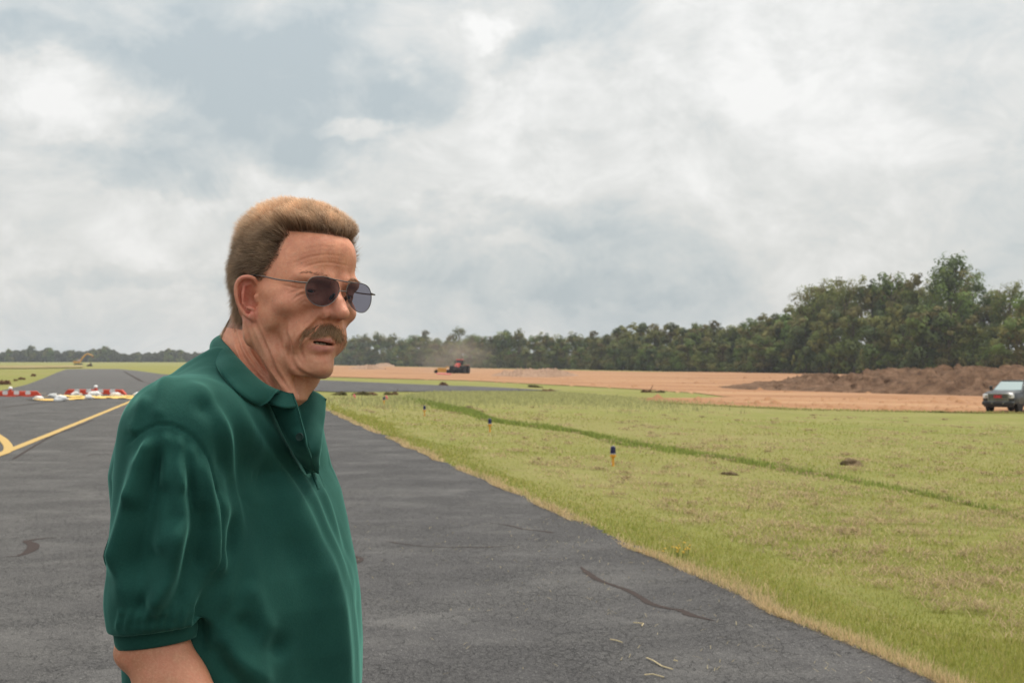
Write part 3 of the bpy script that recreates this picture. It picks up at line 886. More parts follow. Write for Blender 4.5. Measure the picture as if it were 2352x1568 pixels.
person = empty('person', (P(560, 800)[0], 2.2, 0))
tag(person, 'middle-aged man with swept-back blond hair, moustache, tinted glasses and green polo shirt in the foreground', 'person')
def to_person(o):
    o.parent = person; o.matrix_parent_inverse = Matrix.Translation(-person.location)
    return o
def child(o, par):
    o.parent = par; o.matrix_parent_inverse = par.matrix_world.inverted(); return o

body = mesh_obj('body', np.vstack([WV, BV]), np.vstack([HQ, BQ + len(WV)]), SKIN)
to_person(body)
# skin colours that belong to the skin: redder nose, ears and lips, hair-covered scalp, shaved jaw
HX_, HY_, HZ_ = HV[:, 0], HV[:, 1], HV[:, 2]
col = np.tile(np.array([.72, .30, .172]), (len(HV), 1))
def tint(w, c):
    global col
    w = np.clip(w, 0, 1)[:, None]; col = col * (1 - w) + np.array(c) * w
def gb(c, r): return np.exp(-(((HX_ - c[0]) / r[0]) ** 2 + ((HY_ - c[1]) / r[1]) ** 2 + ((HZ_ - c[2]) / r[2]) ** 2))
tint(gb((0, 106, -28), (24, 20, 18)) * .6, (.62, .24, .18))
tint(gb((-45, 60, -32), (24, 26, 18)) * .5, (.58, .23, .165))
tint(gb((45, 60, -32), (24, 26, 18)) * .5, (.58, .23, .165))
eard, _, _ = poly_dist(pxx, pyy, [(562, 645), (560, 690), (578, 725)])
tint((eard < 34) * np.clip(1 - eard / 34, 0, 1) * 1.3 * (HX_ < -60) * (pxx < 594) * 1.0, (.62, .20, .14))
jaw = np.clip((-HZ_ - 45) / 30, 0, 1) * np.clip((HY_ - 0) / 30, 0, 1)
tint(jaw * .6, (.50, .24, .15))
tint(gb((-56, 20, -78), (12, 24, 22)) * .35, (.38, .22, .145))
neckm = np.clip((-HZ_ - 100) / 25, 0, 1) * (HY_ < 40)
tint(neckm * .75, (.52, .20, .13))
lipu = gb((0, 87, -66.5), (25, 12, 3.6)); lipl = gb((0, 86, -77.5), (23, 11, 4.6))
tint(np.maximum(lipu, lipl) * 1.25, (.50, .17, .15))
tint((np.abs(HZ_ + 70.5) < 4.4) * (np.abs(HX_) < 18) * (HY_ < 82) * (HY_ > 55) * 1.0, (.08, .02, .02))
def hair_limit(z):
    return np.interp(z, [-60, -46, -12, -11, 13, 38, 60, 71, 73, 78], [-30, -24, -14, 20, 28, 40, 38, 32, 92, 95])
sc_ = np.clip((hair_limit(HZ_) + 2 - HY_ + vnoise(HV, .5, 12) * 4 + rng.normal(size=len(HV)) * 2) / 9, 0, 1)
scalp = (HY_ < hair_limit(HZ_)) & (HZ_ > -68) & (HN[:, 2] > -.8) & ((HZ_ > -44) | (HY_ < -36)) & ~((eard < 44) & (HX_ < -60) & (HZ_ < 8)) & ~((HX_ < -69) & (HZ_ < 8))
tint(scalp * .92 * sc_, (.17, .11, .075))
bc = np.tile(np.array([.50, .215, .120]), (len(BV), 1))
set_col(body, np.vstack([col, bc]))

# ---- eyes and teeth
_bl = BVHTree.FromPolygons([tuple(q) for q in HV], [tuple(map(int, q)) for q in HQ])
eyeM = simple('eye_white', (.55, .5, .46), .2, .6)
irisM = simple('iris', (.06, .05, .04), .15, .6)
for s in (-1, 1):
    m = MB(); m.lathe([(.0001, -.0115), (.006, -.0098), (.0098, -.006), (.0115, 0), (.0098, .006), (.0058, .0099)], n=20)
    m.cur = 1; m.lathe([(.0058, .00995), (.004, .0112), (.0001, .0119)], n=20)
    o = m.build('eye', smooth=True, mats=[eyeM, irisM])
    c = h2w((s * 32, 71.8, -4.5)); fw = Vector(HR @ np.array([s * .05 - .35, 1, -.1])).normalized()
    o.matrix_world = Matrix.Translation(Vector(c)) @ fw.to_track_quat('Z', 'Y').to_matrix().to_4x4()
    o.parent = person; o.matrix_parent_inverse = Matrix.Translation(-person.location)
toothM = simple('tooth_enamel', (.34, .29, .21), .3, .5)
for i in range(-2, 1):
    x = (i + .5) * 5.6; m = MB()
    m.box((0, 0, 0), (.0050, .004, .0085), bev=.001)
    o = m.build('tooth', toothM, smooth=True)
    c = h2w((x - 1, 82.5 - abs(x) ** 2 * .022, -74.6))
    o.matrix_world = Matrix.Translation(Vector(c)) @ Matrix(HR).to_4x4() @ Matrix.Rotation(-x * .045, 4, 'Z')
    o.parent = person; o.matrix_parent_inverse = Matrix.Translation(-person.location)

# ---- hair as thin tapered strands
def hair_mat(name, root, tip):
    m = Mat(name, tip, .42, .45)
    a = m.N('VertexColor', layer_name='Col').outputs[0]
    m.base(a)
    tr = m.N('BsdfTranslucent'); m.L(a, tr.inputs[0])
    mx = m.N('MixShader'); mx.inputs[0].default_value = .52
    out = m.nt.nodes['Material Output']
    m.L(m.b.outputs[0], mx.inputs[1]); m.L(tr.outputs[0], mx.inputs[2]); m.L(mx.outputs[0], out.inputs[0])
    return m.m
HAIR = hair_mat('hair', None, (.5, .36, .22))
def strands(name, paths, w0, roots, tips, lightness, parent=None, mat=None, taper=.2):
    """paths [n, k, 3] in metres -> ribbons, tapered, coloured from root to tip"""
    n, k, _ = paths.shape
    t = np.gradient(paths, axis=1); t /= np.linalg.norm(t, axis=2, keepdims=True) + 1e-12
    a = rng.normal(size=(n, 1, 3)); s = np.cross(t, a); s /= np.linalg.norm(s, axis=2, keepdims=True) + 1e-9
    u = np.linspace(0, 1, k)[None, :, None]
    wd = w0 * (1 - (1 - taper) * u ** 1.6)
    A, B_ = paths - s * wd * .5, paths + s * wd * .5
    V = np.stack([A, B_], 2).reshape(-1, 3)
    base = (np.arange(n) * k * 2)[:, None] + (np.arange(k - 1) * 2)[None, :]
    Q = np.stack([base, base + 1, base + 3, base + 2], -1).reshape(-1, 4)
    o = mesh_obj(name, V, Q, mat or HAIR)
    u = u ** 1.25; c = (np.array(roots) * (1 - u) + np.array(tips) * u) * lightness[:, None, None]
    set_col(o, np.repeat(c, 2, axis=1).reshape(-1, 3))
    to_person(o) if parent is None else child(o, parent)
    return o
def scalp_hair(n=56000):
    # roots on the cranium
    d = rng.normal(size=(int(n * 2.1), 3)); d /= np.linalg.norm(d, axis=1, keepdims=True)
    p = d * np.array([70, 86, 77]) + np.array([0, 0, 18])
    ex = np.stack([rng.uniform(-52, 52, 6500), np.full(6500, -60.), rng.uniform(-72, -24, 6500)], 1); p = np.vstack([p[:int(n * 1.9)], ex]); rng.shuffle(p)
    sel = ((p[:, 1] > 0) & (p[:, 2] > 35)) | ((p[:, 2] < -22) & (p[:, 1] < -20))
    for i in np.flatnonzero(sel):
        if p[i, 2] > 0:
            d_ = Vector(p[i] - np.array([0, 0, 18])).normalized(); h_ = _bl.ray_cast(Vector((0, 0, 18)) + d_ * 150, -d_)
        else:
            h_ = _bl.ray_cast(Vector((p[i, 0], -150, p[i, 2])), Vector((0, 1, 0)))
        if h_[0] is not None: p[i] = h_[0]
    lim = hair_limit(p[:, 2]) + np.where((p[:, 0] > 30) & (p[:, 2] > 34), 16, 0)
    nz = vnoise(p, .35, 3) * 3 + rng.normal(size=len(p)) * 2.2
    ok = (p[:, 1] < lim + nz) & (p[:, 2] > -70)
    ok &= ~((np.abs(p[:, 0]) > 52) & (p[:, 2] < -4) & (p[:, 1] > -14) & (p[:, 1] < 4)) & ~((p[:, 2] < -8) & (p[:, 1] > -24)) & ~((p[:, 2] < -40) & (p[:, 1] > -34))
    p = p[ok][:n]; n = len(p)
    nr = (p - np.array([0, 0, 18])) / np.array([70, 86, 77]) ** 2; nr /= np.linalg.norm(nr, axis=1, keepdims=True)
    front = np.clip((p[:, 1] + 20) / 70, 0, 1); top = np.clip((p[:, 2] - 40) / 40, 0, 1); low = np.clip((25 - p[:, 2]) / 60, 0, 1)
    side = np.clip(np.abs(nr[:, 0]) * 1.3, 0, 1)
    flow = np.stack([nr[:, 0] * .1, -1.0 * np.ones(n), .25 * top - 1.5 * low - .25 * (1 - top)], 1)
    back = np.clip(-nr[:, 1] - .3, 0, 1)
    flow[:, 2] -= back * 1.2 * (1 - top * .6); flow[:, 1] *= (1 - back * .8)
    flow /= np.linalg.norm(flow, axis=1, keepdims=True)
    lift = .42 + .95 * top + .25 * front * top - .25 * low
    clump = np.stack([vnoise(p, .22, s) for s in (4, 5, 6)], 1)
    d0 = nr * (lift + .25)[:, None] + flow * .45 + clump * .16 + rng.normal(size=(n, 3)) * .15
    d1 = nr * (lift * .8)[:, None] + flow * .95 + clump * .24 + rng.normal(size=(n, 3)) * .22
    d0 /= np.linalg.norm(d0, axis=1, keepdims=True); d1 /= np.linalg.norm(d1, axis=1, keepdims=True)
    ln = (22 + 20 * top + 8 * front * top + 8 * back) * rng.uniform(.78, 1.05, n) * (1 + .10 * clump[:, 0])
    nape = np.clip((-p[:, 2] - 5) / 25, 0, 1) * np.clip((-p[:, 1] - 25) / 20, 0, 1); nr[p[:, 2] < -30] = np.array([0, -.95, -.3]); nr[:, 0] += (p[:, 2] < -30) * p[:, 0] / 90
    ln += nape * (34 - np.clip(-p[:, 2] - 40, 0, 30) * .6) * .62 * rng.uniform(.6, 1.15, n)
    burn = (p[:, 2] < 16) & (p[:, 1] > -10); ln[burn] *= .33
    short = (p[:, 0] < 20) * np.clip(1 - (lim[ok][:n] - p[:, 1]) / 9, 0, 1) * (p[:, 2] < 70); ln *= 1 - .45 * short
    K = 6; path = np.zeros((n, K, 3)); path[:, 0] = p - nr * 1.5
    for i in range(1, K):
        t = (i - .5) / (K - 1)
        d = d0 * (1 - t) + d1 * t
        d[:, 2] -= nape * 1.1; d[:, 1] += nape * (.25 - .6 * t)
        d /= np.linalg.norm(d, axis=1, keepdims=True)
        q = path[:, i - 1] + d * (ln / (K - 1))[:, None]
        # keep above the skull and inside the cut outline of the hair
        e = (q - np.array([0, 0, 18])) / np.array([71, 87, 78]); r = np.linalg.norm(e, axis=1)
        q = np.where((r < 1.01)[:, None], np.array([0, 0, 18]) + e / r[:, None] * 1.012 * np.array([71, 87, 78]), q)
        hv = np.array([84, 101, 98]); e = (q - np.array([0, -4, 20])) / hv
        r = (np.abs(e) ** 2.5).sum(1) ** .4
        lim_r = 1.0 + .035 * clump[:, 1] + rng.normal(size=n) * .022
        over = (r > lim_r) & (q[:, 2] > -28)
        f = 1 + (lim_r / r - 1) * .85
        q = np.where(over[:, None], np.array([0, -4, 20]) + e * f[:, None] * hv, q)
        path[:, i] = q
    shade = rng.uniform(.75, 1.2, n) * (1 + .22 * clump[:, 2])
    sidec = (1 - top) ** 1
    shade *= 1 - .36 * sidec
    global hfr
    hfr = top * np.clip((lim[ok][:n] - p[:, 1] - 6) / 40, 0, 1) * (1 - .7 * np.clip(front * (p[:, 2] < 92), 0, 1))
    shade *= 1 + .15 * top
    return h2w(path), shade, n
hp, sh, n = scalp_hair()
rt = np.array([(.15, .085, .048)]) * (1 - hfr[:, None]) + np.array([(.40, .25, .15)]) * hfr[:, None]  # roots darkened partly for shade, besides their own browner colour
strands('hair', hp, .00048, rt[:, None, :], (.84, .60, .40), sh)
# moustache
def moustache(n=4200):
    x = np.clip(rng.normal(size=n) * 17, -36, 38); u = np.clip(rng.normal(size=n) * .42 + .5, -.6, 1.5)
    z = -46 - 6.5 * u - np.abs(x) * .25 - 2.5 * u * np.abs(x) / 14
    # on the skin surface: march from the front
    y = skin_front(x, z)
    p = np.stack([x, y + .9, z], 1)
    s = np.sign(x) * np.clip(np.abs(x) / 12, .15, 1)
    d = np.stack([s * .55, .30 - np.abs(x) * .012, -.85 * np.ones(n)], 1) + rng.normal(size=(n, 3)) * .26
    d /= np.linalg.norm(d, axis=1, keepdims=True)
    ln = rng.uniform(3.0, 7.5, n) * (1 - .1 * np.abs(x) / 30)
    t = np.linspace(0, 1, 5)
    path = p[:, None] + d[:, None] * (ln[:, None] * t[None])[..., None]
    path[:, :, 1] -= (t ** 2)[None] * 2.6; path[:, :, 2] -= (t ** 2)[None] * 2.2
    return path
def skin_front(x, z):
    """largest y of the skin at (x, z), from the head volume"""
    ix = np.clip(((x - v.lo[0]) / v.h).astype(int), 0, v.n[0] - 1); iz = np.clip(((z - v.lo[2]) / v.h).astype(int), 0, v.n[2] - 1)
    c = v.F[ix, :, iz] < 0
    j = v.n[1] - 1 - np.argmax(c[:, ::-1], axis=1)
    return v.lo[1] + v.h * (j + .5)
mp_ = moustache()
strands('moustache', h2w(mp_), .00042, (.42, .26, .16), (.80, .58, .38), rng.uniform(.6, 1.3, len(mp_)))
def brow(n=420):
    s = np.where(rng.uniform(size=n) < .5, -1, 1); u = rng.uniform(0, 1, n)
    x = s * (13 + 36 * u); z = 15.5 + 4 * np.sin(u * 2.6) + rng.normal(size=n) * 1.7 * (1 - .5 * u)
    y = skin_front(x, z); p = np.stack([x, y - .5, z], 1)
    d = np.stack([s * .95, .06 - u * .5, .15 - .4 * u], 1) + rng.normal(size=(n, 3)) * .15
    d /= np.linalg.norm(d, axis=1, keepdims=True)
    t = np.linspace(0, 1, 4); ln = rng.uniform(4, 6.5, n)
    return p[:, None] + d[:, None] * (ln[:, None] * t[None])[..., None]
bp = brow()
for s_ in (-1, 1):
    q_ = bp[np.sign(bp[:, 0, 0]) == s_]
    strands('eyebrow', h2w(q_), .0004, (.34, .20, .13), (.46, .31, .20), rng.uniform(.7, 1.2, len(q_)))

# ---- glasses
metal = simple('glasses_metal', (.16, .145, .13), .3, .6, 1.0)
darkm = simple('glasses_dark_metal', (.05, .05, .05), .3, .5, .6)
lm = Mat('tinted_glass', (.02, .02, .02), .04, .5)
def lens_nodes():
    nt = lm.nt; tr = lm.N('BsdfTransparent'); tr.inputs[0].default_value = (.24, .23, .27, 1)
    gl = lm.N('BsdfGlossy'); gl.inputs['Roughness'].default_value = .03; gl.inputs[0].default_value = (.9, .9, 1, 1)
    fr = lm.N('Fresnel'); fr.inputs[0].default_value = 1.45
    fm = lm.math('MULTIPLY', fr.outputs[0], .5)
    mx = lm.N('MixShader'); lm.L(fm, mx.inputs[0]); lm.L(tr.outputs[0], mx.inputs[1]); lm.L(gl.outputs[0], mx.inputs[2])
    lm.L(mx.outputs[0], nt.nodes['Material Output'].inputs[0])
lens_nodes()
glasses = empty('sunglasses'); to_person(glasses); glasses.location = Vector(h2w((0, 100, 0)))
bpy.context.view_layer.update()
LENS = np.array([(-25, 17), (-12, 21), (4, 21.5), (19, 18), (27, 8), (28, -3), (23, -14), (12, -21.5), (-2, -22), (-15, -16), (-24, -6), (-28.5, 6)], float)
def lens_pt(s, a, b_):       # a outward, b up
    x = s * (31.5 + a * .90);
    return (x, 108 - 2.6 * ((abs(x)) / 34.0) ** 2 - .10 * (b_ + 0), b_ * .88 - 3.2)
for s in (-1, 1):
    ring = spline(np.vstack([LENS, LENS[:1]]), 5)[:-1]
    V = []; Fc = []
    nr = len(ring)
    for j, f in enumerate((1, .66, .33)):
        for (a, b_) in ring: V.append(h2w(lens_pt(s, a * f, b_ * f)))
    V.append(h2w(lens_pt(s, 0, 0)))
    for j in range(2):
        for k in range(nr): Fc.append((j * nr + k, j * nr + (k + 1) % nr, (j + 1) * nr + (k + 1) % nr, (j + 1) * nr + k))
    for k in range(nr): Fc.append((2 * nr + k, 2 * nr + (k + 1) % nr, 3 * nr))
    if vnorm(np.array(V), np.array([f for f in Fc if len(f) == 4]))[:nr * 2, 1].mean() > 0: Fc = [tuple(reversed(f)) for f in Fc]
    child(mesh_obj('lens', V, Fc, lm.m), glasses)
    m = MB(); pts = [h2w(lens_pt(s, a, b_)) for a, b_ in np.vstack([ring, ring[:1]])]
    m.tube(pts, .00058, 6, False)
    # hinge and temple arm
    o0 = lens_pt(s, 27.5, 9)
    m.tube([h2w(o0), h2w((s * 65, o0[1] - 3, 4)), h2w((s * 69.5, o0[1] - 8, 4))], .0011, 6)
    child(m.build('lens_rim', metal, smooth=True), glasses)
    m = MB()
    arm = [(s * 69.5, o0[1] - 8, 4), (s * 72, 60, 4), (s * 73.5, 30, 6), (s * 73.5, 12, 6.5)]
    m.tube([h2w(q) for q in spline(arm, 5)], .00105, 6)
    m.cur = 1
    m.tube([h2w(q) for q in spline([(s * 73.5, 12, 6.5), (s * 73.5, 0, 4), (s * 73, -12, -6), (s * 71, -16, -18)], 4)], .0016, 6)
    child(m.build('temple_arm', smooth=True, mats=[metal, darkm]), glasses)
m = MB()
m.tube([h2w(q) for q in spline([lens_pt(-1, -8, 21), (-13, 107.0, 14.6), (0, 108.5, 14.2), (13, 107.0, 14.6), lens_pt(1, -8, 21)], 5)], .00085, 6)
m.tube([h2w(q) for q in spline([lens_pt(-1, -26.5, 3), (-4, 109.5, 1.0), (4, 109.5, 1.0), lens_pt(1, -26.5, 3)], 5)], .0008, 6)
child(m.build('bridge', metal, smooth=True), glasses)
for s in (-1, 1):
    m = MB(); m.tube([h2w((s * 11, 105, -4)), h2w((s * 11.5, 100, -9)), h2w((s * 12, 98, -12))], [.0016, .0028, .0016], 7)
    child(m.build('nose_pad', darkm, smooth=True), glasses)

# ================================================================ shirt
def cloth_mat():
    m = Mat('green_pique_cotton', (.012, .115, .088), .85, .15)
    co = m.coord('Position')
    n = m.noise(co, 14, 4, .6); n2 = m.noise(co, 420, 2, .5)
    c = m.ramp(n, [(.3, (.010, .056, .045)), (.7, (.015, .074, .058))])
    c = m.mix(m.val(n2, .35, .7, 0, .35), c, (.020, .090, .072))
    m.base(c)
    m.b.inputs['Sheen Weight'].default_value = .35
    m.b.inputs['Sheen Roughness'].default_value = .35
    m.b.inputs['Sheen Tint'].default_value = (.30, .85, .70, 1)
    m.bump(n2, .22, .0010)
    return m.m
CLOTH = cloth_mat()
TR = np.array([  # py, left px, right px, lateral half width
    (752, 545, 600, .03), (775, 545, 575, .03), (800, 520, 590, .04), (841, 444, 600, .062), (888, 375, 632, .098), (935, 332, 690, .138), (988, 308, 724, .170),
    (1077, 298, 741, .198), (1134, 298, 769, .195), (1202, 300, 788, .192), (1302, 305, 811, .19), (1375, 308, 821, .19),
    (1480, 312, 825, .19), (1568, 318, 822, .19), (1700, 335, 806, .185), (1830, 350, 785, .18)], float)
CF, SF = .906, .423
def torso(vol, inset=0.0):
    def fn(X, Y, Z):
        # work on each height with depth 2.22
        z = np.asarray(Z); py = HY - F * (z - CH) / 2.22
        l = np.interp(py, TR[:, 0], TR[:, 1]); r = np.interp(py, TR[:, 0], TR[:, 2]); bb = np.interp(py, TR[:, 0], TR[:, 3])
        cx = ((l + r) / 2 - HX) / F * 2.22; hx = (r - l) / 2 / F * 2.22
        bb = np.minimum(bb, hx / SF * .80)
        aa = np.maximum(hx ** 1.667 - (bb * SF) ** 1.667, 1e-3) ** .6 / CF
        aa = aa - inset; bb = bb - inset
        x = X - cx; y = Y - 2.215
        u = x * CF - y * SF; w = x * SF + y * CF
        e = ((np.abs(u / aa)) ** 2.5 + np.abs(w / bb) ** 2.5) ** (1 / 2.5)
        d = (e - 1) * np.minimum(aa, bb)
        top = CH + (HY - 765) / F * 2.2; bot = CH + (HY - 1815) / F * 2.2
        return np.maximum(np.maximum(d, (z - top) * 1.0), bot - z)
    vol.put(fn, (-.62, 1.85, .95), (-.12, 2.6, 1.66), .02)
HS = .0030
s = Vol((-.66, 1.84, .985), (-.155, 2.58, 1.67), HS)
chain_px(s, [(408, 1008, -.155, 117), (392, 1120, -.165, 115), (387, 1218, -.170, 115), (371, 1345, -.172, 111), (363, 1400, -.172, 106), (358, 1440, -.172, 100)], .028)
chain_px(s, [(606, 1000, .19, 100), (600, 1230, .215, 100), (604, 1400, .22, 92)], .028)
def halfspace(p0, n, lo, hi, k=.004):
    n = np.array(n, float); n /= np.linalg.norm(n)
    s.put(lambda X, Y, Z: -((X - p0[0]) * n[0] + (Y - p0[1]) * n[1] + (Z - p0[2]) * n[2]), lo, hi, k, True)
c0, c1 = P(261, 1450, -.17), P(456, 1427, -.17)
nn = np.array([-(c1 - c0)[2], 0, (c1 - c0)[0]])
halfspace(c0, -nn, (-.66, 1.86, .985), (P(600, 1430, -.17)[0], 2.16, c1[2] + .002))
torso(s)
s.cap(P(545, 928, .0), P(412, 1000, -.150), .067, .066, .045)
s.cap(P(610, 900, .06), P(608, 985, .19), .062, .062, .04)
s.cap(P(480, 1010, -.115), P(505, 1140, -.125), .045, .03, .05)         # cloth gathered in front of the arm
# neck hole and front slit
s.cap(P(592, 905, .015), P(612, 770, .03), .070, .074, .006, cut=True)
s.cap(P(592, 905, .015), P(644, 896, -.015), .048, .036, .006, cut=True)
s.chain([P(684, 912, -.045), P(697, 945, -.06), P(704, 970, -.07)], [.018, .009, .003], .004, cut=True)
SV, SQ = s.mesh()
SV = smooth_mesh(SV, SQ, 3)
# folds of the cloth
def fold_pass():
    global SV
    N = vnorm(SV, SQ); px, py = proj(SV)
    fr = np.clip(-N[:, 1] * 1.8 + .25, 0, 1) * (SV[:, 1] < 2.30)
    D = np.zeros(len(SV))
    def ridge(pts, amp, w, side=0.0, pw=.6, ends=(1, 1)):
        nonlocal D
        d, sd_, al = poly_dist(px, py, spline(pts, 5))
        tp = np.ones(len(al))
        if ends[0]: tp *= np.clip(al / .22, 0, 1)
        if ends[1]: tp *= np.clip((1 - al) / .22, 0, 1)
        ww = w * 1.55 * (1 + side * sd_)
        tp = tp * tp * (3 - 2 * tp)
        D += (1.5 + 1.0 * np.clip((470 - px) / 60, 0, 1) * (py > 985)) * amp * tp * np.exp(-(d / ww) ** 2) * (1 + .25 * np.sin(al * 9 + pts[0][0]))
    mm = .001
    # long drags from the shoulder to the belly
    ridge([(430, 838), (478, 880), (523, 930), (586, 1008), (649, 1108), (702, 1218), (740, 1313), (768, 1428), (782, 1600)], 7 * mm, 16, .35, ends=(1, 0))
    ridge([(500, 868), (565, 935), (628, 1019), (691, 1124), (733, 1218), (775, 1313), (803, 1428), (812, 1600)], 5.5 * mm, 12, .3, ends=(1, 0))
    ridge([(520, 900), (607, 1012), (670, 1118), (720, 1225), (756, 1325)], -5 * mm, 10)
    ridge([(600, 960), (660, 1030), (712, 1110), (752, 1200), (785, 1290)], 3.5 * mm, 11)
    ridge([(690, 1060), (730, 1120), (765, 1200), (795, 1300), (812, 1400)], 4 * mm, 8)
    ridge([(712, 1075), (742, 1130), (775, 1215), (803, 1310)], -3 * mm, 6)
    ridge([(640, 1180), (690, 1290), (720, 1420), (735, 1560)], -4 * mm, 22, ends=(1, 0))
    ridge([(400, 868), (452, 895), (500, 960), (534, 1040), (552, 1130), (556, 1240)], 6.5 * mm, 13, .3)
    ridge([(440, 905), (487, 960), (515, 1040), (530, 1110)], -6 * mm, 13)
    ridge([(470, 880), (530, 960), (575, 1050), (600, 1130)], -6 * mm, 15)
    ridge([(540, 1120), (540, 1240), (525, 1340), (505, 1420)], 4 * mm, 12)
    ridge([(395, 850), (372, 890), (365, 940), (362, 972)], 3.5 * mm, 9)
    ridge([(345, 905), (322, 945), (300, 1000)], 3 * mm, 9)
    # seam of the armhole with puckers
    seam = [(290, 1022), (300, 1012), (325, 992), (355, 977), (380, 974), (403, 978), (430, 992), (450, 1009), (470, 1036), (483, 1062), (494, 1113), (503, 1180), (499, 1271), (484, 1335)]
    d, sd_, al = poly_dist(px, py, spline(seam, 5))
    e = np.clip(al / .04, 0, 1) * np.clip((1 - al) / .1, 0, 1)
    D += (-3.8 * mm * np.exp(-(d / 2.7) ** 2)) * e
    D += .6 * mm * e * np.exp(-(d / 12) ** 2) * (sd_ < 0)
    for k, (x, y, dx, dy, a) in enumerate(((352, 990, -38, 190, 5.5), (385, 985, -8, 150, 3), (410, 992, 10, 150, 3), (436, 1010, 24, 170, 4.5), (462, 1040, 22, 180, 4))):
        ridge([(x, y), (x + dx * .5, y + dy * .5), (x + dx, y + dy)], a * mm, 8, 0)
    ridge([(345, 1000), (318, 1113), (286, 1225), (268, 1340)], 6 * mm, 12, .2)
    ridge([(365, 1005), (345, 1120), (320, 1250), (300, 1360)], -5 * mm, 16)
    ridge([(400, 1010), (412, 1120), (416, 1210), (403, 1297), (366, 1385), (338, 1418)], 7 * mm, 13, .2)
    ridge([(380, 1120), (372, 1230), (345, 1330), (316, 1410)], 4.5 * mm, 10)
    ridge([(430, 1060), (452, 1180), (460, 1290), (448, 1390)], -5 * mm, 13)
    ridge([(455, 1030), (480, 1130), (490, 1230), (478, 1340), (462, 1400)], 5 * mm, 10)
    ridge([(470, 1150), (474, 1240), (462, 1320)], -4 * mm, 7)
    ridge([(505, 1120), (518, 1200), (507, 1280), (488, 1350)], 6 * mm, 10)
    ridge([(530, 1060), (545, 1150), (530, 1230), (508, 1310)], -7 * mm, 12)
    ridge([(493, 1280), (478, 1360), (463, 1440), (470, 1520)], -7 * mm, 10)
    # short gathers above the cuff
    for x, a in ((272, 4), (292, 5), (312, 3.5), (331, 5), (352, 4), (371, 4), (394, 3), (418, 3.5), (440, 3)):
        ridge([(x + 12, 1395), (x + 5, 1418), (x, 1441)], a * .35 * mm, 4.0, 0, ends=(1, 0))
    # broad planes of the sleeve
    ridge([(330, 1080), (308, 1200), (290, 1330), (283, 1425)], 5 * mm, 15)
    ridge([(402, 1180), (392, 1270), (362, 1360), (335, 1425)], 6 * mm, 15)
    ridge([(365, 1240), (345, 1330), (318, 1420)], -5 * mm, 10)
    ridge([(425, 1200), (428, 1300), (408, 1400)], -4 * mm, 13)
    # broad drag bands across chest and belly
    ridge([(440, 850), (540, 935), (620, 1040), (690, 1160), (735, 1290), (765, 1430), (780, 1580)], 6 * mm, 30, ends=(1, 0))
    ridge([(490, 960), (560, 1060), (600, 1180), (640, 1320), (665, 1470), (670, 1600)], -7 * mm, 34, ends=(1, 0))
    # slack cloth low on the side
    ridge([(560, 1330), (600, 1390), (622, 1440), (600, 1500)], 3.5 * mm, 16)
    ridge([(540, 1400), (580, 1450), (640, 1480), (690, 1500)], -6 * mm, 16)
    
    ridge([(500, 1420), (530, 1500), (590, 1545), (650, 1560)], 5 * mm, 16)
    
    ridge([(500, 1470), (520, 1530), (560, 1580)], -5 * mm, 12, ends=(1, 0))
    D += vnoise(SV * np.array([1, 1, .45]), 34, 2) * 1.3 * mm + vnoise(SV * np.array([1, 1, .5]), 80, 4) * .6 * mm + vnoise(SV * np.array([1, 1, .22]), 150, 11) * .55 * mm
    D *= fr
    rest = (1 - fr) * vnoise(SV * np.array([1, 1, .3]), 40, 6) * 3 * mm
    SV = SV + N * (D + rest)[:, None]
fold_pass()
SV = smooth_mesh(SV, SQ, 1, .4)
shirt = to_person(mesh_obj('polo_shirt', SV, SQ, CLOTH))
bpy.context.view_layer.update()

